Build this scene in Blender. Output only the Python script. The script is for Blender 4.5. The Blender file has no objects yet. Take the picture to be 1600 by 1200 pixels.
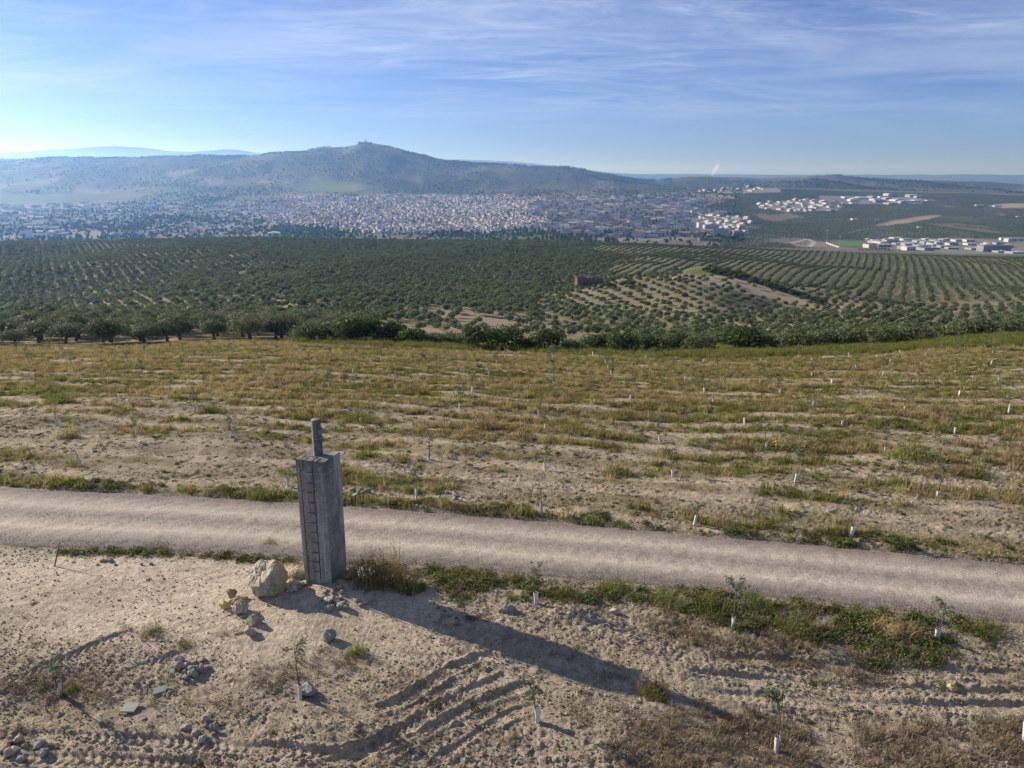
import bpy, bmesh, math, random
import numpy as np
from mathutils import Vector, Matrix

random.seed(7)
RNG = np.random.default_rng(11)
SC = bpy.context.scene
COL = SC.collection

# ------------------------------------------------------------------ camera, sky, sun, exposure
CAM_H = 12.9
PITCH = math.radians(15.3)
cam_d = bpy.data.cameras.new('camera')
cam_d.sensor_width = 36.0
cam_d.lens = 27.0
cam_d.clip_start = 0.5
cam_d.clip_end = 120000
cam = bpy.data.objects.new('camera', cam_d)
cam.location = (0, 0, CAM_H)
cam.rotation_euler = (math.pi / 2 - PITCH, 0, 0)
COL.objects.link(cam)
SC.camera = cam

SUN_EL = math.radians(22.4)
SUN_AZ = math.radians(-59.8)          # measured from +Y towards +X; negative is left of the view
world = bpy.data.worlds.new('World')
SC.world = world
world.use_nodes = True
wn, wl = world.node_tree.nodes, world.node_tree.links
wn.clear()
w_out = wn.new('ShaderNodeOutputWorld')
w_bg = wn.new('ShaderNodeBackground')
w_bg.inputs['Strength'].default_value = 0.066
sky = wn.new('ShaderNodeTexSky')
sky.sky_type = 'NISHITA'
sky.sun_disc = False
sky.sun_elevation = SUN_EL
sky.sun_rotation = SUN_AZ
sky.altitude = 600
sky.air_density = 0.7
sky.dust_density = 0.4
sky.ozone_density = 7.0
# thin cirrus: noise on a flat layer high above, seen by direction
tc = wn.new('ShaderNodeTexCoord')
sep = wn.new('ShaderNodeSeparateXYZ')
wl.new(tc.outputs['Generated'], sep.inputs[0])


def wmath(op, a, b=None, c=None):
    n = wn.new('ShaderNodeMath')
    n.operation = op
    for i, v in enumerate((a, b, c)):
        if v is None:
            continue
        if isinstance(v, (int, float)):
            n.inputs[i].default_value = v
        else:
            wl.new(v, n.inputs[i])
    return n.outputs[0]


zc = wmath('MAXIMUM', sep.outputs[2], 0.0)
zden = wmath('ADD', zc, 0.07)
comb = wn.new('ShaderNodeCombineXYZ')
wl.new(wmath('DIVIDE', sep.outputs[0], zden), comb.inputs[0])
wl.new(wmath('DIVIDE', sep.outputs[1], zden), comb.inputs[1])


def wnoise(scale_xyz, rot, nscale, detail, rough, dist, loc=(0, 0, 0)):
    mp = wn.new('ShaderNodeMapping')
    mp.inputs['Rotation'].default_value = (0, 0, rot)
    mp.inputs['Scale'].default_value = scale_xyz
    mp.inputs['Location'].default_value = loc
    wl.new(comb.outputs[0], mp.inputs[0])
    nz = wn.new('ShaderNodeTexNoise')
    nz.inputs['Scale'].default_value = nscale
    nz.inputs['Detail'].default_value = detail
    nz.inputs['Roughness'].default_value = rough
    nz.inputs['Distortion'].default_value = dist
    wl.new(mp.outputs[0], nz.inputs['Vector'])
    return nz.outputs['Fac']


def wramp(f, a, b):
    n = wn.new('ShaderNodeMapRange')
    n.interpolation_type = 'SMOOTHSTEP'
    n.inputs[1].default_value = a
    n.inputs[2].default_value = b
    wl.new(f, n.inputs[0])
    return n.outputs[0]


streak = wramp(wnoise((0.8, 1.45, 1), math.radians(-20), 1.5, 10, 0.72, 1.4), 0.36, 0.95)
patch = wramp(wnoise((0.7, 1.0, 1), math.radians(10), 0.55, 3, 0.5, 0.4, (3.4, 1.3, 0)), 0.30, 0.60)
veil = wramp(wnoise((0.55, 1.15, 1), math.radians(-16), 0.8, 7, 0.64, 1.0, (9, 2, 0)), 0.22, 0.85)
cl = wmath('ADD', wmath('MULTIPLY', streak, patch), wmath('MULTIPLY', veil, 0.65))
cl = wmath('MULTIPLY', cl, wramp(zc, 0.02, 0.12))
cl = wmath('MINIMUM', wmath('MULTIPLY', cl, 0.66), 0.7)
mixc = wn.new('ShaderNodeMix')
mixc.data_type = 'RGBA'
wl.new(cl, mixc.inputs[0])
tint = wn.new('ShaderNodeMix')
tint.data_type = 'RGBA'
tint.blend_type = 'MULTIPLY'
tint.inputs[0].default_value = 1.0
wl.new(sky.outputs[0], tint.inputs[6])
tint.inputs[7].default_value = (1.09, 0.975, 1.13, 1)
wl.new(tint.outputs[2], mixc.inputs[6])
mixc.inputs[7].default_value = (7.0, 7.9, 9.6, 1)
wl.new(mixc.outputs[2], w_bg.inputs['Color'])
wl.new(w_bg.outputs[0], w_out.inputs['Surface'])

sun_d = bpy.data.lights.new('sun', 'SUN')
sun_d.energy = 5.0
sun_d.angle = math.radians(0.53)
sun_d.color = (1.0, 0.90, 0.76)
sun = bpy.data.objects.new('sun', sun_d)
sdir = Vector((math.sin(SUN_AZ) * math.cos(SUN_EL), math.cos(SUN_AZ) * math.cos(SUN_EL), math.sin(SUN_EL)))
sun.rotation_euler = sdir.to_track_quat('Z', 'Y').to_euler()
sun.location = (-60, 40, 60)
COL.objects.link(sun)

SC.view_settings.view_transform = 'Standard'
SC.view_settings.look = 'None'
SC.view_settings.exposure = 0.67
SC.view_settings.gamma = 1.0
SC.view_settings.use_curve_mapping = False
SC.render.engine = 'CYCLES'
SC.cycles.use_denoising = True
SC.cycles.max_bounces = 6
SC.cycles.diffuse_bounces = 3
SC.cycles.transparent_max_bounces = 8
SC.cycles.volume_bounces = 3
SC.render.film_transparent = False

# ------------------------------------------------------------------ helpers: noise, interpolation, projection
cP, sP = math.cos(PITCH), math.sin(PITCH)


def v2tan(v):
    return math.tan(PITCH + math.atan((v - 600) / 1200))


def zv(Y, v):
    return CAM_H - Y * v2tan(v)


def proj(X, Y, Z):
    d = Y * cP + (CAM_H - Z) * sP
    return 800 + 1200 * X / d, 600 + 1200 * ((CAM_H - Z) * cP - Y * sP) / d, d


def _hash(ix, iy, seed):
    h = (ix.astype(np.int64) * 374761393 + iy.astype(np.int64) * 668265263 + seed * 974634777) & 0xFFFFFFFF
    h = ((h ^ (h >> 13)) * 1274126177) & 0xFFFFFFFF
    h = h ^ (h >> 16)
    return (h & 0xFFFF) / 65535.0


def vnoise(x, y, seed=0):
    x = np.asarray(x, float); y = np.asarray(y, float)
    ix = np.floor(x); iy = np.floor(y)
    fx = x - ix; fy = y - iy
    fx = fx * fx * fx * (fx * (fx * 6 - 15) + 10)
    fy = fy * fy * fy * (fy * (fy * 6 - 15) + 10)
    a = _hash(ix, iy, seed); b = _hash(ix + 1, iy, seed)
    c = _hash(ix, iy + 1, seed); d = _hash(ix + 1, iy + 1, seed)
    return (a + (b - a) * fx) * (1 - fy) + (c + (d - c) * fx) * fy


def fbm(x, y, octv=4, seed=0, gain=0.5):
    """about -1 .. 1"""
    s = 0; amp = 1; tot = 0
    for o in range(octv):
        s = s + amp * (vnoise(x, y, seed + o * 17) * 2 - 1)
        tot += amp
        amp *= gain
        x, y = 1.6 * x + 1.2 * y + 5.2, -1.2 * x + 1.6 * y + 1.7
    return s / tot * 1.5


def sstep(a, b, x):
    t = np.clip((np.asarray(x, float) - a) / (b - a), 0, 1)
    return t * t * (3 - 2 * t)


def pchip(xk, yk, x):
    xk = np.asarray(xk, float); yk = np.asarray(yk, float)
    h = np.diff(xk); dl = np.diff(yk) / h
    m = np.zeros_like(yk)
    m[0], m[-1] = dl[0], dl[-1]
    for i in range(1, len(xk) - 1):
        if dl[i - 1] * dl[i] > 0:
            w1, w2 = 2 * h[i] + h[i - 1], h[i] + 2 * h[i - 1]
            m[i] = (w1 + w2) / (w1 / dl[i - 1] + w2 / dl[i])
    x = np.clip(x, xk[0], xk[-1])
    i = np.clip(np.searchsorted(xk, x) - 1, 0, len(xk) - 2)
    t = (x - xk[i]) / h[i]
    return ((1 + 2 * t) * (1 - t) ** 2 * yk[i] + t * (1 - t) ** 2 * h[i] * m[i]
            + t * t * (3 - 2 * t) * yk[i + 1] + t * t * (t - 1) * h[i] * m[i + 1])


# ------------------------------------------------------------------ the lie of the land
# distance from the camera (m) -> height of the ground, for a fan of directions
def px2u(px):
    return (px - 800) / 1200 * 0.98


FAN = {
    -300: [(105, -10.7), (150, -17), (200, -25), (250, -33.5), (310, -46), (420, 'v473'), (600, 'v438'), (800, 'v407'), (1100, 'v380'), (1500, -128), (2200, 'v372'), (2900, 'v350'), (3600, 'v333'), (4300, 'v319'), (4800, 'v308')],
    0: [(105, -10.7), (150, -17), (200, -25), (250, -33.5), (310, -46), (420, 'v472'), (600, 'v437'), (800, 'v405'), (1100, 'v381'), (1500, -128), (2200, 'v372'), (2900, 'v350'), (3600, 'v333'), (4300, 'v319'), (4800, 'v308')],
    200: [(105, -10.4), (150, -17), (200, -25), (250, -33.5), (310, -46), (420, 'v472'), (600, 'v436'), (800, 'v404'), (1100, 'v378'), (1500, -128), (2200, 'v372'), (2900, 'v350'), (3600, 'v333'), (4300, 'v319'), (4800, 'v307')],
    400: [(105, -9.9), (150, -17), (200, -25), (250, -34), (310, -45), (420, 'v471'), (600, 'v434'), (800, 'v402'), (1100, 'v374.5'), (1500, -128), (2200, 'v372'), (2900, 'v352'), (3600, 'v334'), (4300, 'v319'), (4800, 'v306')],
    600: [(105, -10.3), (150, -18), (200, -27), (260, -37.5), (310, 'v499'), (420, 'v469'), (600, 'v434'), (800, 'v403'), (1100, 'v378'), (1500, -128), (2200, 'v371'), (2900, 'v352'), (3600, 'v335'), (4300, 'v319'), (4800, 'v308')],
    800: [(105, -11.2), (150, -19), (200, -29), (250, -38.5), (300, 'v506'), (340, 'v491'), (420, 'v472'), (600, 'v434'), (800, 'v403'), (1100, 'v379'), (1500, -128), (2200, 'v371'), (2900, 'v352'), (3600, 'v334'), (4300, 'v317'), (4800, 'v306')],
    1000: [(105, -11.6), (150, -20), (200, -30), (300, 'v508'), (380, 'v476'), (460, 'v435'), (540, -70), (700, 'v413'), (1100, 'v383'), (1500, -128), (2200, 'v370'), (2900, 'v347'), (3600, 'v327'), (4300, 'v310'), (4800, 'v304')],
    1100: [(105, -11.6), (150, -20), (200, -30), (300, 'v508'), (400, 'v466'), (490, 'v421'), (580, -72), (720, 'v416'), (1100, 'v387'), (1450, -130), (2100, 'v374'), (2900, 'v345'), (3600, 'v324'), (4300, 'v306'), (4800, 'v300')],
    1200: [(105, -11.4), (150, -20), (200, -30), (300, 'v506'), (400, 'v476'), (460, 'v446'), (540, -71), (700, 'v427'), (1080, 'v392'), (1450, -132), (2000, 'v377'), (2700, 'v350'), (3500, 'v325'), (4300, 'v303'), (4800, 'v295')],
    1400: [(105, -10.6), (150, -19), (200, -28.5), (260, 'v512'), (360, 'v489'), (420, 'v481'), (520, -67), (700, 'v441'), (1000, 'v401'), (1080, 'v399'), (1400, -134), (1900, 'v386'), (2300, 'v370'), (2900, 'v345'), (3400, 'v331'), (4200, 'v310'), (4800, 'v300')],
    1600: [(105, -9.2), (150, -17.5), (200, -27), (260, 'v508'), (360, 'v490'), (450, 'v476'), (700, 'v443'), (1000, 'v406'), (1080, 'v404'), (1400, -134), (1900, 'v390'), (2300, 'v374'), (2900, 'v349'), (3400, 'v333'), (4200, 'v314'), (4800, 'v304')],
    1900: [(105, -8.4), (150, -16), (200, -25), (260, 'v505'), (360, 'v488'), (450, 'v476'), (700, 'v443'), (1000, 'v409'), (1080, 'v407'), (1400, -134), (1900, 'v392'), (2300, 'v375'), (2900, 'v352'), (3400, 'v335'), (4200, 'v316'), (4800, 'v306')],
}
SKY_PX = [-300, -100, 0, 100, 200, 300, 330, 400, 440, 475, 492, 505, 530, 545, 560, 575, 600, 620, 660, 700, 730, 760, 800, 850, 870, 900, 940, 980, 1020, 1060, 1110, 1200, 1290, 1310, 1340, 1400, 1460, 1520, 1600, 1900]
SKY_V = [246, 248, 248, 245, 246, 243, 241.5, 242.5, 238, 236.5, 235, 231, 229.5, 230, 227, 225, 226, 231, 242, 249.5, 253, 255, 257, 261, 260.5, 263, 270, 277, 280, 277, 276, 278, 277, 275, 277, 280, 282, 284, 289, 296]
FARPX = [-300, 0, 60, 130, 190, 240, 300, 370, 420, 480, 640, 690, 760, 840, 1000, 1900]
FARV = [238, 240, 236, 232, 228, 231, 237, 233, 240, 246, 251, 249, 250, 256, 272, 273]
LN0, LN1, NK = math.log(5.0), math.log(60000.0), 700
LNS = np.linspace(LN0, LN1, NK)
UMAX, NU = 1.15, 260
US = np.linspace(-UMAX, UMAX, NU)
fan_px = sorted(FAN)
edge_u = [px2u(p) for p in fan_px]
ZC = []
for p in fan_px:
    kn = FAN[p]
    ze = -kn[0][1]
    ys = [5, 14, 20, 24, 28, 33, 40, 50, 62, 75, 90]
    zs = [-0.25, 0.0, 0.0] + [-(max(y - 21.5, 0) / 83.5) ** 1.5 * ze for y in ys[3:]]
    for (y, z) in kn:
        ys.append(y)
        zs.append(zv(y, float(z[1:])) if isinstance(z, str) else z)
    ZC.append(pchip(np.log(ys), zs, np.minimum(LNS, math.log(4800))))
ZC = np.array(ZC)
ZG = np.array([pchip(edge_u, ZC[:, k], US) for k in range(NK)])          # [k, u]
pxs = US / 0.98 * 1200 + 800
vsky = pchip(SKY_PX, SKY_V, pxs)
vfar = pchip(FARPX, FARV, pxs)
for k in range(NK):
    Y = math.exp(LNS[k])
    if Y <= 4800:
        continue
    ysk = 7000.0
    zs0 = ZG[np.searchsorted(LNS, math.log(4800)) - 1]
    tan_sky = np.array([v2tan(v) for v in vsky])
    zsky = CAM_H - ysk * tan_sky
    tan_far = np.array([v2tan(v) for v in vfar])
    zfar = CAM_H - 21000 * tan_far
    t = (Y - 4800) / (ysk - 4800)
    if t <= 1:
        s = 0.62 * t + 0.38 * (t * t * (3 - 2 * t))
        ZG[k] = zs0 + (zsky - zs0) * s
    elif Y < 10000:
        s = min(1, (Y - ysk) / 3000)
        s = s * s * (3 - 2 * s)
        ZG[k] = zsky + (-190 - zsky) * s
    elif Y < 21000:
        s = max(0, (Y - 15000) / 6000)
        ZG[k] = -190 + (zfar + 190) * s
    else:
        s = min(1, (Y - 21000) / 6000)
        ZG[k] = zfar + (-190 - zfar) * s


def macro(X, Y):
    X = np.asarray(X, float); Y = np.maximum(np.asarray(Y, float), 5.01)
    u = np.clip(X / Y, -UMAX + 1e-6, UMAX - 1e-6)
    fk = (np.log(Y) - LN0) / (LN1 - LN0) * (NK - 1)
    fu = (u + UMAX) / (2 * UMAX) * (NU - 1)
    k = np.clip(fk.astype(int), 0, NK - 2); i = np.clip(fu.astype(int), 0, NU - 2)
    a = fk - k; b = fu - i
    z = (ZG[k, i] * (1 - b) + ZG[k, i + 1] * b) * (1 - a) + (ZG[k + 1, i] * (1 - b) + ZG[k + 1, i + 1] * b) * a
    far = sstep(4900, 5600, Y) * (1 - sstep(6600, 7000, Y) * 0.75)
    z = z + far * (34 * fbm(X / 430, Y / 1100, 4, 3) + 9 * fbm(X / 120, Y / 260, 3, 9))
    rh = sstep(2050, 2500, Y) * (1 - sstep(4500, 4900, Y)) * sstep(0.26, 0.36, u)
    z = z + rh * 11 * fbm(X / 330, Y / 420, 3, 5)
    mid = sstep(300, 420, Y) * (1 - sstep(950, 1080, Y))
    z = z + mid * (5.5 * fbm(X / 170, Y / 230, 3, 13) + 1.2 * fbm(X / 50, Y / 60, 2, 14))
    return z


_MY = np.exp(np.linspace(math.log(8), math.log(30000), 6000))


def gp(px, py, lo=0, hi=1e9):
    """the first point of the bare ground on the line of sight of a pixel of the photograph"""
    t = math.tan(PITCH + math.atan((py - 600) / 1200))
    sel = _MY[(_MY >= lo) & (_MY <= hi)]
    zr = CAM_H - sel * t
    u = (px - 800) / 1200 * (cP + t * sP)
    zg = macro(u * sel, sel)
    below = np.nonzero(zr <= zg)[0]
    k = below[0] if len(below) else int(np.argmin(zr - zg))
    if k > 0 and len(below):
        d0 = zr[k - 1] - zg[k - 1]; d1 = zr[k] - zg[k]
        f = d0 / (d0 - d1 + 1e-9)
        Y = sel[k - 1] + (sel[k] - sel[k - 1]) * f
    else:
        Y = sel[k]
    return float(u * Y), float(Y)


# the gravel track: its two edges
_far_e = np.array([gp(*p) for p in ((0, 763), (200, 768), (400, 783), (600, 795), (800, 808), (1000, 827), (1200, 845), (1400, 864), (1600, 881))])
_near_e = np.array([gp(*p) for p in ((0, 851), (200, 860), (400, 866), (600, 876), (700, 888), (900, 901), (1100, 921), (1300, 941), (1600, 972))])
FE = np.polyfit(_far_e[:, 0], _far_e[:, 1], 3)
NE = np.polyfit(_near_e[:, 0], _near_e[:, 1], 3)


def far_edge(X):
    Xc = np.clip(X, -19.5, 18)
    return np.polyval(FE, Xc) + (X - Xc) * -0.2


def near_edge(X):
    Xc = np.clip(X, -18, 15.5)
    return np.polyval(NE, Xc) + (X - Xc) * -0.17


# wheel ruts pressed into the soft ground
def pl(*pts):
    return np.array([gp(*p) for p in pts])


RUTS = [  # polyline, half width, depth, tread
    (pl((828, 1052), (790, 1058), (732, 1080), (665, 1118), (631, 1144), (580, 1172), (520, 1192), (430, 1212)), 0.20, 0.055, 1.0),
    (pl((850, 1066), (800, 1078), (766, 1090), (699, 1122), (641, 1161), (597, 1186), (540, 1212)), 0.17, 0.06, 0.25),
    (pl((800, 1030), (746, 1029), (705, 1046), (665, 1072), (630, 1096), (590, 1112), (545, 1122)), 0.17, 0.06, 0.5),
    (pl((860, 1098), (800, 1112), (750, 1140), (700, 1175), (660, 1210)), 0.15, 0.06, 0.3),
    (pl((-60, 1146), (60, 1149), (130, 1152), (260, 1160), (400, 1172), (540, 1186), (640, 1204)), 0.19, 0.05, 1.0),
    (pl((-60, 1180), (130, 1186), (300, 1196), (420, 1204)), 0.19, 0.05, 0.8),
    (pl((1060, 1056), (1180, 1064), (1300, 1073), (1450, 1082), (1680, 1092)), 0.20, 0.035, 0.5),
    (pl((1080, 1083), (1200, 1092), (1300, 1098), (1450, 1106), (1680, 1112)), 0.20, 0.045, 0.5),
    (pl((1100, 1030), (1250, 1040), (1400, 1050), (1680, 1062)), 0.2, 0.03, 0.4),
    (pl((240, 985), (180, 1000), (110, 1030), (40, 1060), (-60, 1090)), 0.22, 0.014, 0.9),
    (pl((330, 1010), (240, 1040), (150, 1075)), 0.22, 0.012, 0.8),
]


def rut_field(X, Y):
    out = np.zeros_like(X)
    inside = np.zeros_like(X)
    sel = np.nonzero((Y < 23) & (np.abs(X) < 24))[0]
    x = X[sel]; y = Y[sel]
    wob = 0.05 * fbm(x / 0.9, y / 0.9, 2, 71)
    acc = np.zeros_like(x); ins = np.zeros_like(x)
    for P, hw, dep, tread in RUTS:
        best = np.full_like(x, 1e9); along = np.zeros_like(x); side = np.zeros_like(x)
        s0 = 0.0
        for a, b in zip(P[:-1], P[1:]):
            d = b - a; L = float(np.hypot(*d))
            t = np.clip(((x - a[0]) * d[0] + (y - a[1]) * d[1]) / (L * L), 0, 1)
            qx = x - (a[0] + t * d[0]); qy = y - (a[1] + t * d[1])
            dist = np.hypot(qx, qy)
            m = dist < best
            best[m] = dist[m]; along[m] = (s0 + t * L)[m]; side[m] = ((qx * d[1] - qy * d[0]) / L)[m]
            s0 += L
        e = best + wob
        fade = sstep(0, 1.1, along) * sstep(0, 1.8, s0 - along)
        dd = dep * 0.9 * (0.8 + 0.4 * vnoise(x / 0.5, y / 0.5, 78))
        prof = -dd * (1 - sstep(hw * 0.75, hw * 1.1, e)) + dd * 0.7 * np.exp(-((e - hw * 1.4) / (hw * 0.33)) ** 2) * (0.6 + 0.7 * vnoise(x / 0.22, y / 0.22, 79))
        chev = np.sin((along + 0.8 * np.abs(side)) * 2 * math.pi / 0.23)
        prof = prof + tread * 0.020 * np.clip(chev * 1.8, -1, 1) * (1 - sstep(hw * 0.7, hw, e)) * sstep(0.25, 0.6, vnoise(x / 0.7, y / 0.7, 77))
        acc += prof * fade
        ins = np.maximum(ins, (1 - sstep(hw, hw * 1.3, e)) * fade)
    out[sel] = acc
    inside[sel] = ins
    return out, inside


PILLAR = (-6.10, 22.68)


def pale_zone(X, Y):
    a = np.exp(-(((X + 11.5) / 9.5) ** 4 + ((Y - 22.3) / 3.5) ** 4))
    b = np.exp(-(((X + 5.5) / 4.0) ** 4 + ((Y - 20.5) / 2.4) ** 4))
    return np.clip(np.maximum(a, b), 0, 1)


def row_w(X, Y):
    return Y + 0.262 * X + 0.004 * X * X * 0.2


def lane_mask(X, Y):
    """bare lanes that run along the planted rows"""
    w = row_w(X, Y) + 0.8 * fbm(X / 9, Y / 9, 2, 33)
    ph = (w - 30.4) / 6.05
    f = np.abs(ph - np.round(ph)) * 6.05      # 0 on the tree row
    return np.exp(-((f - 1.75) / (0.42 + 0.25 * vnoise(X / 6, Y / 6, 34))) ** 2)


def field_cover(X, Y):
    """how much of the field is under grass, 0..1"""
    df = Y - far_edge(X)
    n = fbm(X / 4.2, Y / 1.9, 4, 21)
    n2 = fbm(X / 19, Y / 8, 3, 24)
    c = 0.24 + 0.62 * sstep(4, 16, df + 3.5 * n2 + 0.10 * X) + 0.60 * n + 0.22 * n2
    c = c - 0.95 * lane_mask(X, Y) * (1 - 0.30 * sstep(25, 60, df)) * (0.55 + 0.75 * vnoise(X / 9, Y / 5, 8))
    c = c + 0.55 * np.exp(-((df - 0.5) / 0.75) ** 2)
    return np.clip(c, 0, 1) * sstep(0.0, 0.3, df)


def near_green(X, Y):
    """weeds on the camera's side of the track"""
    dn = near_edge(X) - Y
    verge = np.exp(-((dn - 1.2 - 0.03 * np.clip(X, 0, 20)) / (1.25 + 0.02 * np.clip(X, 0, 20))) ** 2) * sstep(-4.5, 1.0, X)
    left = 0.45 * np.exp(-((dn - 0.25) / 0.4) ** 2) * sstep(3, -3, X)
    n = fbm(X / 2.2, Y / 1.6, 3, 41)
    return np.clip((verge * 1.15 + left) * np.maximum(0.25, 0.62 + 1.25 * n), 0, 1) * sstep(-0.05, 0.15, dn)


def near_brown(X, Y):
    """dead brown litter and seedheads on the camera's side"""
    dn = near_edge(X) - Y
    a = np.exp(-((dn - 2.6 - 0.05 * X) / 1.0) ** 2) * sstep(2.5, 6, X)
    b = sstep(0.5, 3.0, X) * sstep(17.2, 15.8, Y + 0.05 * X) * 0.85
    c = 0.6 * np.exp(-(((X + 5.5) / 2.0) ** 2 + ((Y - 18.0) / 1.1) ** 2))
    d = 0.55 * np.exp(-(((X + 12.5) / 4.0) ** 2 + ((Y - 16.8) / 1.2) ** 2))
    e = 0.4 * np.exp(-(((X + 2) / 2.5) ** 2 + ((Y - 14.5) / 1.3) ** 2))
    n = fbm(X / 1.5, Y / 1.1, 4, 47)
    return np.clip((a + b + c + d + e) * (0.75 + 0.95 * n), 0, 1) * sstep(0.2, 0.6, dn)


def micro(X, Y, want_mask=False):
    X = np.asarray(X, float); Y = np.asarray(Y, float)
    z = np.zeros_like(X)
    ins_all = np.zeros_like(X)
    sel = np.nonzero(Y < 125)[0]
    x = X[sel]; y = Y[sel]
    dn = near_edge(x) - y; df = y - far_edge(x)
    off = np.maximum(sstep(0.0, 0.5, dn), sstep(0.0, 0.5, df))
    pale = pale_zone(x, y)
    fade = 1 - sstep(34, 60, y)
    rough = (1 - 0.82 * pale)
    cloddy = sstep(0.25, 0.75, vnoise(x / 2.3, y / 1.5, 5) + 0.25 * fbm(x / 0.9, y / 0.7, 2, 6))
    b1 = np.abs(fbm(x / 0.34, y / 0.30, 2, 51))
    b2 = np.abs(fbm(x / 0.17, y / 0.15, 2, 57))
    zz = 0.028 * rough * fbm(x / 0.9, y / 0.8, 3, 53) + rough * fade * (0.35 + 0.65 * cloddy) * (0.040 * b1 + 0.042 * b2)
    zz += 0.012 * fade * np.abs(fbm(x / 0.13, y / 0.12, 1, 58))
    zz += 0.09 * fbm(x / 3.8, y / 3.2, 2, 59) * (0.4 + 0.6 * rough)
    fld = sstep(0.5, 4, df)
    zz += fld * (0.05 * np.sin(row_w(x, y) * 2 * math.pi / 1.15 + 1.5 * fbm(x / 4, y / 4, 2, 61)) * (0.5 + 0.5 * fbm(x / 7, y / 5, 2, 63)) + 0.16 * fbm(x / 9, y / 5, 2, 65))
    # heap the pillar stands on, and spoil beside it
    zz += 0.22 * np.exp(-(((x + 5.4) / 1.5) ** 2 + ((y - 21.9) / 1.0) ** 2)) + 0.18 * np.exp(-(((x - 1.8) / 0.7) ** 2 + ((y - 20.6) / 0.4) ** 2))
    rf, ins = rut_field(x, y)
    camside = sstep(-0.1, 0.3, dn)
    zz = zz * (1 - 0.75 * ins * camside) + rf * camside
    zz = zz * off - 0.05 * (1 - off)
    fd = 1 - sstep(104, 120, y)
    z[sel] = zz * fd
    ins_all[sel] = ins
    return (z, ins_all) if want_mask else z


def ground_z(X, Y):
    X = np.atleast_1d(np.asarray(X, float)); Y = np.atleast_1d(np.asarray(Y, float))
    return macro(X, Y) + micro(X, Y)


def gz(x, y):
    return float(ground_z(x, y)[0])


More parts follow.
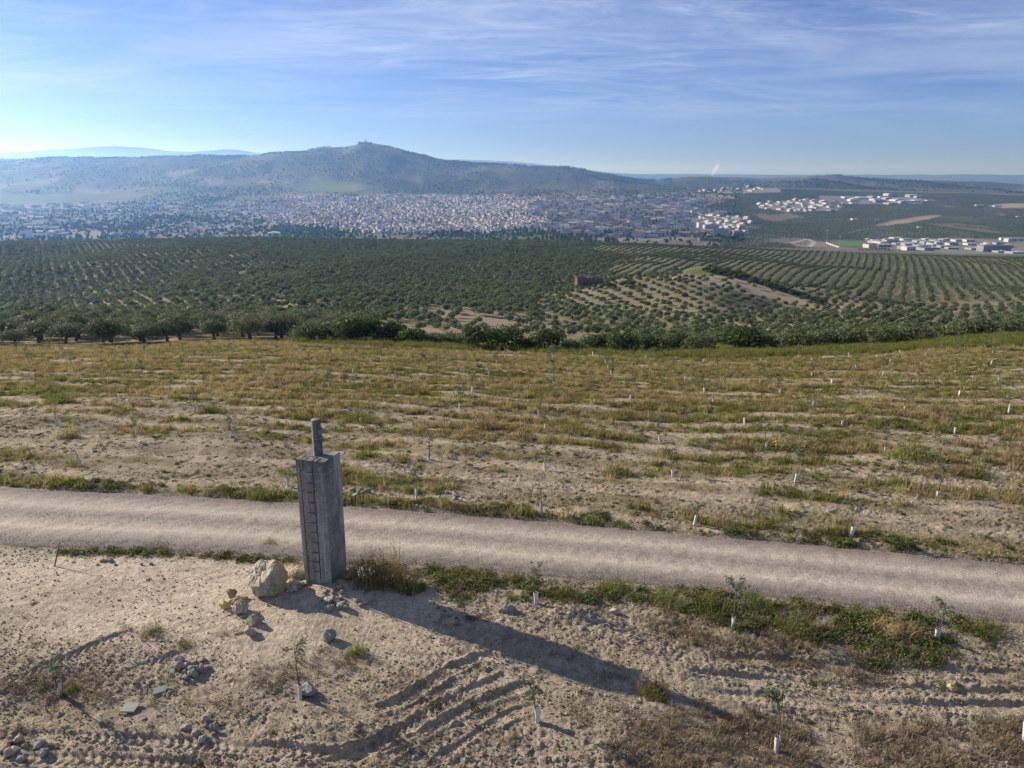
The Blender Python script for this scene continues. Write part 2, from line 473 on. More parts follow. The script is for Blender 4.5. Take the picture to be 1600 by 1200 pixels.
# ------------------------------------------------------------------ materials
class NT:
    def __init__(self, name):
        self.m = bpy.data.materials.new(name)
        self.m.use_nodes = True
        self.n = self.m.node_tree.nodes
        self.l = self.m.node_tree.links
        self.n.clear()
        self.out = self.n.new('ShaderNodeOutputMaterial')
        self.geo = self.n.new('ShaderNodeTexCoord').outputs['Object']

    def _set(self, sock, v):
        if isinstance(v, bpy.types.NodeSocket):
            self.l.new(v, sock)
        elif isinstance(v, (tuple, list)) and len(v) == 3 and sock.type == 'RGBA':
            sock.default_value = (*v, 1)
        else:
            sock.default_value = v

    def math(self, op, a, b=0.0, clamp=False):
        n = self.n.new('ShaderNodeMath'); n.operation = op; n.use_clamp = clamp
        self._set(n.inputs[0], a); self._set(n.inputs[1], b)
        return n.outputs[0]

    def noise(self, scale, detail=4, rough=0.6, vec=None, dist=0.0):
        n = self.n.new('ShaderNodeTexNoise')
        n.inputs['Scale'].default_value = scale; n.inputs['Detail'].default_value = detail
        n.inputs['Roughness'].default_value = rough; n.inputs['Distortion'].default_value = dist
        self.l.new(vec or self.geo, n.inputs['Vector'])
        return n.outputs['Fac']

    def voro(self, scale, feature='F1', vec=None, out='Distance', rand=1.0):
        n = self.n.new('ShaderNodeTexVoronoi'); n.feature = feature
        n.inputs['Scale'].default_value = scale; n.inputs['Randomness'].default_value = rand
        self.l.new(vec or self.geo, n.inputs['Vector'])
        return n.outputs[out]

    def mapping(self, scale=(1, 1, 1), rot=(0, 0, 0), vec=None):
        n = self.n.new('ShaderNodeMapping')
        n.inputs['Scale'].default_value = scale; n.inputs['Rotation'].default_value = rot
        self.l.new(vec or self.geo, n.inputs[0])
        return n.outputs[0]

    def rng(self, f, a, b, lo=0.0, hi=1.0):
        n = self.n.new('ShaderNodeMapRange')
        self._set(n.inputs[0], f)
        for i, v in enumerate((a, b, lo, hi)):
            n.inputs[i + 1].default_value = v
        return n.outputs[0]

    def mix(self, f, a, b, mode='MIX'):
        n = self.n.new('ShaderNodeMix'); n.data_type = 'RGBA'; n.blend_type = mode
        self._set(n.inputs[0], f); self._set(n.inputs[6], a); self._set(n.inputs[7], b)
        return n.outputs[2]

    def attr(self, name, out='Color', typ='GEOMETRY'):
        n = self.n.new('ShaderNodeAttribute'); n.attribute_name = name; n.attribute_type = typ
        return n.outputs[out]

    def rand(self):
        return self.n.new('ShaderNodeObjectInfo').outputs['Random']

    def bump(self, h, strength, dist):
        n = self.n.new('ShaderNodeBump')
        n.inputs['Strength'].default_value = strength; n.inputs['Distance'].default_value = dist
        self.l.new(h, n.inputs['Height'])
        return n.outputs[0]

    def hsv(self, col, h=0.5, s=1.0, v=1.0):
        n = self.n.new('ShaderNodeHueSaturation')
        self._set(n.inputs['Hue'], h); self._set(n.inputs['Saturation'], s); self._set(n.inputs['Value'], v)
        self._set(n.inputs['Color'], col)
        return n.outputs[0]

    def bsdf(self, col, rough=0.9, normal=None, spec=0.2, metal=0.0):
        b = self.n.new('ShaderNodeBsdfPrincipled')
        self._set(b.inputs['Base Color'], col); self._set(b.inputs['Roughness'], rough)
        b.inputs['Specular IOR Level'].default_value = spec
        b.inputs['Metallic'].default_value = metal
        if normal is not None:
            self.l.new(normal, b.inputs['Normal'])
        self.l.new(b.outputs[0], self.out.inputs['Surface'])
        return b

    def leafy(self, col, trans=0.3, tcol=None):
        d = self.n.new('ShaderNodeBsdfPrincipled')
        self._set(d.inputs['Base Color'], col); d.inputs['Roughness'].default_value = 0.6
        d.inputs['Specular IOR Level'].default_value = 0.12
        t = self.n.new('ShaderNodeBsdfTranslucent')
        self._set(t.inputs['Color'], tcol if tcol is not None else col)
        mx = self.n.new('ShaderNodeMixShader'); mx.inputs[0].default_value = trans
        self.l.new(d.outputs[0], mx.inputs[1]); self.l.new(t.outputs[0], mx.inputs[2])
        self.l.new(mx.outputs[0], self.out.inputs['Surface'])


M = {}


def mat_ground():
    t = NT('ground_soil')
    base = t.attr('landcover')
    dots = t.attr('grove', 'Fac')
    near = t.attr('near', 'Fac')
    f1 = t.rng(t.noise(3.1, 6, 0.68), 0.3, 0.7, 0.62, 1.32)
    f2 = t.rng(t.noise(22, 4, 0.7), 0.3, 0.7, 0.60, 1.36)
    g = t.math('MULTIPLY', f1, f2)
    g = t.math('ADD', t.math('MULTIPLY', g, near), t.math('SUBTRACT', 1.0, near))
    col = t.mix(1.0, base, g, 'MULTIPLY')
    # pale pebbles
    pv = t.voro(13, 'F1')
    peb = t.math('MULTIPLY', t.math('LESS_THAN', pv, 0.17), t.rng(t.noise(1.3, 3), 0.45, 0.62))
    peb = t.math('MULTIPLY', peb, near)
    col = t.mix(t.math('MULTIPLY', peb, 0.55), col, (0.50, 0.45, 0.37))
    # far groves that are too distant to build tree by tree
    warp = t.mapping((1, 1, 0.0))
    v = t.voro(0.115, 'F1', warp, rand=0.55)
    dm = t.math('MULTIPLY', t.rng(v, 0.28, 0.5, 1.0, 0.0), dots)
    patch = t.rng(t.noise(0.011, 6, 0.7), 0.38, 0.62, 0.25, 1.0)
    dm = t.math('MULTIPLY', dm, patch)
    col = t.mix(dm, col, (0.040, 0.052, 0.026))
    mp = t.math('ADD', t.math('MULTIPLY', t.noise(38, 5, 0.7), 0.6), t.math('MULTIPLY', t.noise(9, 4, 0.65), 0.9))
    h = t.math('MULTIPLY', mp, near)
    nb = t.bump(h, 1.0, 0.075)
    t.bsdf(col, 0.95, nb, 0.1)
    return t.m


def mat_road():
    t = NT('gravel')
    a = t.attr('across', 'Fac')
    st = t.mapping((0.12, 1.0, 1.0), (0, 0, math.radians(11)))
    n1 = t.noise(1.6, 5, 0.65, st)
    aw = t.math('ADD', a, t.math('MULTIPLY', t.math('SUBTRACT', n1, 0.5), 0.035))
    ramp = t.n.new('ShaderNodeValToRGB')
    cr = ramp.color_ramp
    pts = [(0.0, (.24, .205, .17)), (0.08, (.20, .168, .148)), (0.19, (.30, .256, .212)), (0.30, (.44, .382, .31)), (0.40, (.36, .308, .255)), (0.50, (.26, .222, .188)), (0.58, (.31, .265, .22)), (0.68, (.43, .37, .30)), (0.80, (.30, .255, .212)), (0.92, (.195, .162, .143)), (1.0, (.225, .19, .162))]
    while len(cr.elements) < len(pts):
        cr.elements.new(0.5)
    for e, (p, c) in zip(cr.elements, pts):
        e.position = p; e.color = (*c, 1)
    t.l.new(aw, ramp.inputs[0])
    col = ramp.outputs[0]
    gr = t.voro(24, 'F1', out='Color')
    bw = t.n.new('ShaderNodeRGBToBW'); t.l.new(gr, bw.inputs[0])
    col = t.mix(1.0, col, t.rng(bw.outputs[0], 0.1, 0.9, 0.70, 1.28), 'MULTIPLY')
    col = t.mix(1.0, col, t.rng(t.noise(0.9, 5, 0.6), 0.3, 0.7, 0.94, 1.06), 'MULTIPLY')
    h = t.math('SUBTRACT', 1.0, t.voro(24, 'F1'))
    nb = t.bump(h, 0.55, 0.02)
    t.bsdf(col, 0.92, nb, 0.15)
    return t.m


def mat_concrete():
    t = NT('weathered_concrete')
    col = t.mix(t.rng(t.noise(1.6, 6, 0.65), 0.3, 0.7), (.205, .20, .185), (.37, .355, .32))
    stv = t.mapping((3.5, 3.5, 0.35))
    streak = t.rng(t.noise(1.5, 6, 0.68, stv), 0.40, 0.62)
    z = t.n.new('ShaderNodeSeparateXYZ'); t.l.new(t.geo, z.inputs[0])
    top = t.rng(z.outputs[2], 2.4, 4.2, 0.12, 1.0)
    col = t.mix(t.math('MULTIPLY', t.math('MULTIPLY', streak, top), 0.95), col, (.085, .082, .078))
    col = t.mix(t.rng(z.outputs[2], 3.95, 4.3, 0.0, 0.65), col, (.10, .10, .10))
    col = t.mix(t.math('MULTIPLY', t.rng(t.noise(4.0, 5, 0.7), 0.52, 0.7), 0.55), col, (.50, .49, .46))
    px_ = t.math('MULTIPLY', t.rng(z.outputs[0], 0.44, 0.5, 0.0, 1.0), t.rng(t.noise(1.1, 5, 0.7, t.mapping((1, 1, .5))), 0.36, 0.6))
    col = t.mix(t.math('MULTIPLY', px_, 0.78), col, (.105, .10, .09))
    drip = t.rng(t.noise(2.2, 4, 0.6, t.mapping((4.5, .6, .16))), 0.50, 0.62)
    col = t.mix(t.math('MULTIPLY', drip, 0.6), col, (.47, .46, .44))
    # joints of the shuttering boards
    bm = t.math('FRACT', t.math('MULTIPLY', t.math('ADD', z.outputs[2], t.math('MULTIPLY', t.noise(0.7, 2), 0.05)), 1.0 / 0.98))
    line = t.math('LESS_THAN', bm, 0.016)
    col = t.mix(t.math('MULTIPLY', line, 0.55), col, (.50, .49, .46))
    col = t.mix(1.0, col, t.rng(t.noise(12, 6, 0.75), 0.3, 0.7, 0.68, 1.28), 'MULTIPLY')
    h = t.math('ADD', t.math('MULTIPLY', t.noise(18, 6, 0.7), 0.6), t.math('MULTIPLY', line, 0.6))
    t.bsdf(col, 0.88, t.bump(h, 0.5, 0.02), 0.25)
    return t.m


def mat_simple(name, a, b, scale=6, rough=0.9, bump=0.0, bdist=0.01, spec=0.2, metal=0.0, rv=0.0):
    t = NT(name)
    col = t.mix(t.rng(t.noise(scale, 5, 0.65), 0.3, 0.7), a, b)
    if rv:
        col = t.hsv(col, 0.5, 1.0, t.rng(t.rand(), 0, 1, 1 - rv, 1 + rv))
    nb = t.bump(t.noise(scale * 2.5, 6, 0.7), bump, bdist) if bump else None
    t.bsdf(col, rough, nb, spec, metal)
    return t.m


def mat_leaf(name, a, b, trans=0.25, hue=0.02, val=0.25, scale=1.3):
    t = NT(name)
    r = t.rand()
    col = t.mix(t.rng(t.noise(scale, 3, 0.6), 0.35, 0.65), a, b)
    r2 = t.math('FRACT', t.math('MULTIPLY', r, 7.31))
    col = t.hsv(col, t.rng(r2, 0, 1, 0.5 - hue, 0.5 + hue), 1.0, t.rng(r, 0, 1, 1 - val, 1 + val))
    t.leafy(col, trans, t.hsv(col, 0.49, 1.1, 1.25))
    return t.m


def mat_boulder(name, pale, warm, mid):
    t = NT(name)
    n = t.noise(1.4, 5, 0.6, dist=0.6)
    x = t.n.new('ShaderNodeSeparateXYZ'); t.l.new(t.geo, x.inputs[0])
    f = t.rng(t.math('ADD', t.math('MULTIPLY', x.outputs[0], -0.9), t.math('MULTIPLY', n, 0.9)), 0.05, 0.45)
    col = t.mix(f, warm, mid)
    vein = t.rng(t.noise(2.6, 6, 0.7, t.mapping((1.6, 1.6, 0.7)), 1.2), 0.47, 0.62)
    col = t.mix(t.math('MULTIPLY', vein, f), col, pale)
    col = t.mix(1.0, col, t.rng(t.noise(14, 5, 0.7), 0.3, 0.7, 0.72, 1.2), 'MULTIPLY')
    t.bsdf(col, 0.9, t.bump(t.noise(7, 8, 0.75), 0.8, 0.05), 0.15)
    return t.m


def mat_town():
    t = NT('town_walls_and_roofs')
    t.bsdf(t.attr('paint'), 0.85, None, 0.2)
    return t.m


M['ground'] = mat_ground()
M['road'] = mat_road()
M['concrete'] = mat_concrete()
M['rust'] = mat_simple('rusty_iron', (.19, .062, .026), (.07, .03, .017), 14, 0.8, 0.4, 0.004, 0.4, 0.4)
M['guard'] = mat_simple('white_plastic', (.72, .73, .75), (.40, .39, .36), 5, 0.5, 0.2, 0.01, 0.4, 0, 0.16)
M['bark'] = mat_simple('olive_bark', (.10, .082, .062), (.17, .145, .115), 5, 0.95, 0.8, 0.05)
M['sapbark'] = mat_simple('sapling_bark', (.16, .13, .09), (.10, .08, .055), 12, 0.9)
M['olive'] = mat_leaf('olive_leaf', (.095, .118, .054), (.150, .170, .092), 0.26, 0.016, 0.26)
M['olive_far'] = mat_leaf('olive_leaf_far', (.092, .124, .054), (.160, .190, .095), 0.30, 0.02, 0.32, 0.5)
M['sapleaf'] = mat_leaf('sapling_leaf', (.13, .16, .085), (.19, .21, .13), 0.3, 0.015, 0.15, 6)
M['shrub'] = mat_leaf('shrub_leaf', (.042, .070, .020), (.085, .115, .035), 0.28, 0.012, 0.15)
M['shrub_pale'] = mat_leaf('pale_shrub_leaf', (.10, .125, .055), (.15, .165, .08), 0.28, 0.012, 0.12)
M['drygrass'] = mat_leaf('dry_grass', (.345, .285, .135), (.225, .20, .088), 0.34, 0.035, 0.42, 0.8)
M['greengrass'] = mat_leaf('green_grass', (.125, .150, .036), (.21, .20, .060), 0.36, 0.025, 0.28, 0.8)
M['weed'] = mat_leaf('green_weed', (.078, .105, .028), (.15, .155, .046), 0.32, 0.03, 0.3, 2)
M['deadweed'] = mat_leaf('dead_weed', (.17, .135, .085), (.32, .26, .165), 0.2, 0.02, 0.3, 3)
M['stone'] = mat_simple('limestone', (.44, .40, .33), (.30, .265, .21), 4, 0.92, 0.7, 0.03, 0.15, 0, 0.25)
M['stone_grey'] = mat_simple('grey_stone', (.30, .29, .27), (.21, .20, .185), 5, 0.92, 0.7, 0.03, 0.15, 0, 0.15)
M['stone_yellow'] = mat_simple('yellow_stone', (.52, .42, .20), (.42, .33, .17), 4, 0.92, 0.7, 0.03, 0.15, 0, 0.12)
M['stone_brown'] = mat_simple('brown_stone', (.33, .24, .13), (.26, .19, .11), 5, 0.92, 0.6, 0.02, 0.15)
M['stone_red'] = mat_simple('broken_brick', (.33, .25, .20), (.26, .20, .165), 6, 0.92, 0.6, 0.02, 0.15, 0, 0.15)
M['slab'] = mat_simple('greenish_slab', (.42, .43, .33), (.34, .35, .27), 5, 0.8, 0.3, 0.01)
M['clod'] = mat_simple('soil_clod', (.44, .365, .265), (.31, .25, .175), 5, 0.97, 0.8, 0.04, 0.1, 0, 0.25)
M['boulder'] = mat_boulder('veined_boulder', (.56, .55, .53), (.44, .34, .17), (.42, .35, .23))
M['boulder_yellow'] = mat_boulder('yellow_boulder', (.50, .46, .36), (.50, .40, .22), (.44, .37, .24))
M['town'] = mat_town()
M['steel'] = mat_simple('galvanised_steel', (.55, .56, .58), (.45, .46, .48), 3, 0.5, 0, 0, 0.5, 0.3)
M['asphalt'] = mat_simple('asphalt', (.09, .09, .095), (.14, .14, .14), 0.05, 0.9)
M['turf'] = mat_simple('sports_turf', (.07, .17, .035), (.09, .20, .045), 0.05, 0.9)


# ------------------------------------------------------------------ mesh and tag helpers
def mesh_np(name, verts, faces, mat, smooth=False):
    me = bpy.data.meshes.new(name)
    verts = np.asarray(verts, np.float32)
    if isinstance(faces, np.ndarray):
        nf, k = faces.shape
        me.vertices.add(len(verts)); me.vertices.foreach_set('co', verts.ravel())
        me.loops.add(nf * k); me.loops.foreach_set('vertex_index', faces.astype(np.int32).ravel())
        me.polygons.add(nf)
        me.polygons.foreach_set('loop_start', np.arange(0, nf * k, k, dtype=np.int32))
        me.update(calc_edges=True)
    else:
        me.from_pydata([tuple(map(float, v)) for v in verts], [], faces)
    if mat:
        me.materials.append(mat)
    if smooth:
        me.polygons.foreach_set('use_smooth', np.ones(len(me.polygons), bool))
    return me


def link(name, me, parent=None, loc=None, rot=None, scl=None):
    o = bpy.data.objects.new(name, me)
    COL.objects.link(o)
    if parent is not None:
        o.parent = parent
    if loc is not None:
        o.location = loc
    if rot is not None:
        o.rotation_euler = rot
    if scl is not None:
        o.scale = scl
    return o


def tag(o, label=None, cat=None, group=None, kind=None):
    if label:
        o['label'] = label
    if cat:
        o['category'] = cat
    if group:
        o['group'] = group
    if kind:
        o['kind'] = kind
    return o


def ordinal(n):
    s = 'th' if 10 <= n % 100 <= 20 else {1: 'st', 2: 'nd', 3: 'rd'}.get(n % 10, 'th')
    names = ['first', 'second', 'third', 'fourth', 'fifth', 'sixth', 'seventh', 'eighth', 'ninth', 'tenth']
    return names[n - 1] if n <= 10 else f'{n}{s}'


def tube_np(pts, rad, seg=6, cap=True):
    """a bent tapered tube through pts"""
    pts = [Vector(p) for p in pts]
    V, F = [], []
    for i, p in enumerate(pts):
        t = (pts[min(i + 1, len(pts) - 1)] - pts[max(i - 1, 0)]).normalized()
        a = t.orthogonal().normalized() if abs(t.z) < 0.9 else Vector((1, 0, 0)).cross(t).normalized()
        b = t.cross(a)
        r = rad[i] if isinstance(rad, (list, tuple)) else rad
        for s in range(seg):
            an = 2 * math.pi * s / seg
            V.append(p + a * (r * math.cos(an)) + b * (r * math.sin(an)))
    n = len(pts)
    for i in range(n - 1):
        for s in range(seg):
            s2 = (s + 1) % seg
            F.append((i * seg + s, i * seg + s2, (i + 1) * seg + s2, (i + 1) * seg + s))
    if cap:
        F.append(tuple(range(seg - 1, -1, -1)))
        F.append(tuple((n - 1) * seg + s for s in range(seg)))
    return [tuple(v) for v in V], F


def join(parts):
    V, F = [], []
    for v, f in parts:
        o = len(V)
        V += list(v)
        F += [tuple(i + o for i in q) for q in f]
    return V, F


def box_vf(x0, x1, y0, y1, z0, z1):
    V = [(x0, y0, z0), (x1, y0, z0), (x1, y1, z0), (x0, y1, z0), (x0, y0, z1), (x1, y0, z1), (x1, y1, z1), (x0, y1, z1)]
    F = [(0, 3, 2, 1), (4, 5, 6, 7), (0, 1, 5, 4), (1, 2, 6, 5), (2, 3, 7, 6), (3, 0, 4, 7)]
    return V, F


def inview(px, py, m=25):
    return -m < px < 1600 + m and -m < py < 1200 + m


# ------------------------------------------------------------------ the ground, one sheet split where the land changes
def build_ground():
    NC = 1152
    wing = 0.78 + (2.4 - 0.78) * (np.arange(1, 65) / 64) ** 1.6
    u_f = np.concatenate([-wing[::-1], np.linspace(-0.78, 0.78, NC - 127), wing])
    seg = [(8.5, 35.0, 0.0024, 1), (35.0, 112.0, 0.0062, 2), (112.0, 1300.0, 0.0125, 2), (1300.0, 5000.0, 0.02, 4), (5000.0, 45000.0, 0.028, 4)]
    names = ['ground', 'ground', 'hillside_terrain', 'valley_terrain', 'mountain_terrain']
    rows = []          # (Y, stride, segment)
    for si, (a, b, r, st) in enumerate(seg):
        n = max(2, int(round(math.log(b / a) / r)))
        ys = a * (b / a) ** (np.arange(n) / n)
        rows += [(y, st, si) for y in ys]
    rows.append((45000.0, 4, 4))
    X = np.concatenate([u_f[::st] * y for y, st, _ in rows])
    Y = np.concatenate([np.full(len(u_f[::st]), y) for y, st, _ in rows])
    Z = macro(X, Y)
    mz, ins = micro(X, Y, True)
    Z = Z + mz
    starts = np.cumsum([0] + [len(u_f[::st]) for _, st, _ in rows])
    col, grove, near = landcover(X, Y, ins)
    quads = {}
    tris = {}
    for r in range(len(rows) - 1):
        st0, st1 = rows[r][1], rows[r + 1][1]
        nm = names[rows[r][2]]
        a, b = starts[r], starts[r + 1]
        if st0 == st1:
            i = np.arange(len(u_f[::st0]) - 1)
            quads.setdefault(nm, []).append(np.stack([a + i, a + i + 1, b + i + 1, b + i], 1))
        else:
            i = np.arange(len(u_f[::st1]) - 1)
            f0, f1, f2 = a + 2 * i, a + 2 * i + 1, a + 2 * i + 2
            c0, c1 = b + i, b + i + 1
            tris.setdefault(nm, []).append(np.concatenate([np.stack([f0, f1, c0], 1), np.stack([f1, c1, c0], 1), np.stack([f1, f2, c1], 1)]))
    VV = np.stack([X, Y, Z], 1)
    for nm in quads:
        q = np.concatenate(quads[nm])
        t = np.concatenate(tris[nm]) if nm in tris else np.zeros((0, 3), int)
        used = np.unique(np.concatenate([q.ravel(), t.ravel()]))
        remap = np.zeros(len(X), np.int64); remap[used] = np.arange(len(used))
        me = bpy.data.meshes.new(nm)
        v = VV[used].astype(np.float32)
        q = remap[q]; t = remap[t]
        loops = np.concatenate([q.ravel(), t.ravel()]).astype(np.int32)
        ls = np.concatenate([np.arange(len(q)) * 4, len(q) * 4 + np.arange(len(t)) * 3]).astype(np.int32)
        me.vertices.add(len(v)); me.vertices.foreach_set('co', v.ravel())
        me.loops.add(len(loops)); me.loops.foreach_set('vertex_index', loops)
        me.polygons.add(len(ls)); me.polygons.foreach_set('loop_start', ls)
        me.update(calc_edges=True)
        me.polygons.foreach_set('use_smooth', np.ones(len(ls), bool))
        ca = me.attributes.new('landcover', 'FLOAT_COLOR', 'POINT')
        ca.data.foreach_set('color', np.concatenate([col[used], np.ones((len(used), 1))], 1).astype(np.float32).ravel())
        for an, arr in (('grove', grove), ('near', near)):
            at = me.attributes.new(an, 'FLOAT', 'POINT')
            at.data.foreach_set('value', arr[used].astype(np.float32))
        me.materials.append(M['ground'])
        o = link(nm, me)
        tag(o, kind='structure')


def lerp3(a, b, t):
    return a + (np.asarray(b) - a) * np.asarray(t)[:, None]


def ell(px, py, cx, cy, rx, ry, rot=0.0):
    c, s = math.cos(rot), math.sin(rot)
    dx, dy = px - cx, py - cy
    return np.exp(-(((dx * c + dy * s) / rx) ** 2 + ((-dx * s + dy * c) / ry) ** 2) ** 2)


def landcover(X, Y, ins):
    n = len(X)
    col = np.tile(np.array([.30, .24, .165]), (n, 1))
    grove = np.zeros(n)
    Z = macro(X, Y)
    px, py, _ = proj(X, Y, Z)
    # near ground
    s = np.nonzero(Y < 135)[0]
    x, y = X[s], Y[s]
    c = np.tile(np.array([.365, .305, .225]), (len(s), 1))
    fsoil = sstep(0, 0.6, y - far_edge(x))
    c = lerp3(c, (.335, .278, .195), fsoil)
    c = lerp3(c, (.19, .158, .085), fsoil * np.clip(0.45 + 0.9 * fbm(x / 2.6, y / 1.5, 4, 84), 0, 1) * 0.8)
    pale = pale_zone(x, y)
    c = lerp3(c, (.56, .475, .355), np.clip(pale * (0.85 + 0.5 * fbm(x / 2.5, y / 2.0, 3, 83)), 0, 1))
    c = lerp3(c, (.30, .245, .17), np.clip(0.75 * fbm(x / 1.4, y / 1.1, 4, 85), 0, 1) * (1 - 0.6 * pale))
    c = lerp3(c, (.47, .40, .295), np.clip(ins[s], 0, 1) * 0.6 * (Y[s] < 23))
    br = near_brown(x, y) * (y < near_edge(x))
    c = lerp3(c, (.17, .138, .095), 0.8 * np.clip(br, 0, 1))
    gr = near_green(x, y)
    c = lerp3(c, (.12, .115, .05), 0.75 * gr)
    fc = field_cover(x, y)
    fld = sstep(0, 0.4, y - far_edge(x))
    lane = lane_mask(x, y) * fld
    c = lerp3(c, (.43, .36, .26), 0.75 * lane)
    gn = np.clip(0.5 + 0.9 * fbm(x / 11, y / 6, 3, 87), 0, 1)
    gc = lerp3(np.tile(np.array([.235, .19, .098]), (len(s), 1)), (.158, .150, .064), gn)
    t = (np.clip(fc * 1.15, 0, 1) * fld)[:, None]
    c = c * (1 - t) + gc * t
    strip = green_strip(x, y)
    c = lerp3(c, (.085, .105, .032), np.clip(strip, 0, 1))
    col[s] = c
    # groves behind
    s = np.nonzero((Y >= 112) & (Y < 1400))[0]
    x, y = X[s], Y[s]
    c = np.tile(np.array([.27, .215, .15]), (len(s), 1))
    c = lerp3(c, (.145, .140, .070), np.clip(0.65 + 0.9 * fbm(x / 45, y / 60, 3, 91), 0, 1) * 0.85)
    spur = ell(px[s], py[s], 1080, 470, 300, 55, 0.12)
    c = lerp3(c, (.155, .15, .075), 0.85 * sstep(0.02, 0.16, x / y + 0.05 * fbm(x / 70, y / 110, 3, 191)) * sstep(470, 560, y))
    c = lerp3(c, (.235, .20, .135), 0.6 * spur * (1 - sstep(500, 560, y)))
    c = lerp3(c, (.34, .29, .22), 0.75 * ell(px[s], py[s], 1150, 444, 130, 13, 0.2))
    c = lerp3(c, (.10, .125, .035), 0.95 * ell(px[s], py[s], 1090, 424, 30, 7))
    c = lerp3(c, (.23, .18, .125), 0.75 * ell(px[s], py[s], 730, 500, 110, 16, 0.12))
    c = lerp3(c, (.09, .11, .032), 0.85 * np.clip(green_strip(x, y), 0, 1))
    w = sstep(112, 135, y)[:, None]
    col[s] = col[s] * (1 - w) + c * w
    # valley
    s = np.nonzero((Y >= 1400) & (Y < 5000))[0]
    x, y = X[s], Y[s]
    c = np.tile(np.array([.14, .125, .085]), (len(s), 1))
    nn = fbm(x / 260, y / 380, 4, 95)
    c = lerp3(c, (.10, .115, .055), sstep(-0.3, 0.2, nn))
    c = lerp3(c, (.24, .19, .13), sstep(0.45, 0.9, fbm(x / 190, y / 240, 3, 97)))
    pxx, pyy = px[s], py[s]
    c = lerp3(c, (.11, .17, .05), 0.9 * np.maximum.reduce([ell(pxx, pyy, 515, 294, 60, 9), ell(pxx, pyy, 90, 368, 60, 3), ell(pxx, pyy, 60, 318, 50, 3)]))
    c = lerp3(c, (.30, .17, .11), 0.75 * ell(pxx, pyy, 200, 298, 30, 5))
    c = lerp3(c, (.34, .27, .18), 0.9 * np.maximum.reduce([ell(pxx, pyy, 1418, 345, 50, 4, -0.15), ell(pxx, pyy, 1585, 322, 40, 4), ell(pxx, pyy, 1095, 293, 30, 3)]))
    town = in_poly(pxx, pyy, TOWN_ALL)
    c = lerp3(c, (.22, .205, .19), 0.75 * town)
    col[s] = c
    hasinst = ((px[s] > 1140) & (Y[s] > 1950))
    grove[s] = np.where(town > 0, 0, np.where(hasinst, 0.0, 0.75)) * sstep(-0.5, 0.1, nn) * (1 - ell(pxx, pyy, 515, 294, 60, 9))
    # mountain
    s = np.nonzero(Y >= 5000)[0]
    x, y = X[s], Y[s]
    nn = fbm(x / 420, y / 700, 4, 101)
    c = np.tile(np.array([.105, .098, .062]), (len(s), 1))
    c = lerp3(c, (.055, .066, .034), sstep(-0.45, 0.2, nn))
    fl = _hash(np.floor((x * .9 + y * .25) / 210), np.floor((y - .3 * x) / 300), 5) * (py[s] > 272 + 8 * fbm(x / 300, y / 300, 2, 7)) * (px[s] < 720)
    c = lerp3(c, (.21, .175, .11), 0.8 * (fl > .78))
    c = lerp3(c, (.10, .14, .045), 0.8 * ((fl > .62) & (fl < .72)))
    c = lerp3(c, (.12, .17, .055), 0.85 * np.maximum(ell(px[s], py[s], 515, 292, 60, 9), 0.5 * ell(px[s], py[s], 420, 300, 70, 6)))
    col[s] = c
    grove[s] = sstep(-0.6, 0.1, nn) * (Y[s] < 12000) * (1 - ell(px[s], py[s], 515, 292, 60, 9))
    near = 1 - sstep(60, 130, Y)
    j = 1 + 0.08 * (RNG.random(n) - 0.5)
    return np.clip(col * j[:, None], 0.01, 0.8), grove, near


def green_strip(x, y):
    u = x / y
    ed = 103 + 3 * fbm(x / 14, y / 14, 2, 111)
    a = sstep(-3, 3, y - ed) * (1 - sstep(121, 128, y)) * sstep(-0.30, -0.24, u)
    b = sstep(0.12, 0.3, u) * sstep(88, 97, y + 3 * fbm(x / 8, y / 5, 2, 113)) * (1 - sstep(122, 130, y))
    return np.clip(np.maximum(a, b), 0, 1)


def in_poly(px, py, polys):
    out = np.zeros(len(px), bool)
    for P in polys:
        ins = np.zeros(len(px), bool)
        j = len(P) - 1
        for i in range(len(P)):
            xi, yi = P[i]; xj, yj = P[j]
            c = ((yi > py) != (yj > py)) & (px < (xj - xi) * (py - yi) / ((yj - yi) or 1e-9) + xi)
            ins ^= c
            j = i
        out |= ins
    return out.astype(float)


P_OLD = [(425, 318), (470, 310), (540, 307), (640, 306), (800, 305), (850, 316), (850, 352), (760, 366), (560, 364), (425, 350)]
P_FLATS = [(850, 318), (940, 312), (1050, 306), (1090, 312), (1110, 330), (1130, 352), (1120, 372), (1000, 377), (850, 372)]
P_LEFT = [(-40, 322), (180, 318), (425, 316), (425, 368), (-40, 373)]
P_HILL = [(1190, 318), (1240, 312), (1310, 312), (1310, 330), (1230, 332), (1190, 326)]
P_SHEDS = [(1280, 306), (1440, 308), (1440, 319), (1280, 320)]
P_UP = [(1080, 291), (1220, 291), (1220, 301), (1140, 303), (1080, 299)]
P_CRES = [(1098, 338), (1165, 346), (1172, 372), (1120, 372)]
P_RIGHT = [(1355, 374), (1480, 372), (1640, 374), (1640, 398), (1480, 396), (1400, 392), (1355, 384)]
TOWN_ALL = [P_OLD, P_FLATS, P_LEFT, P_HILL, P_SHEDS, P_UP, P_CRES, P_RIGHT]

build_ground()


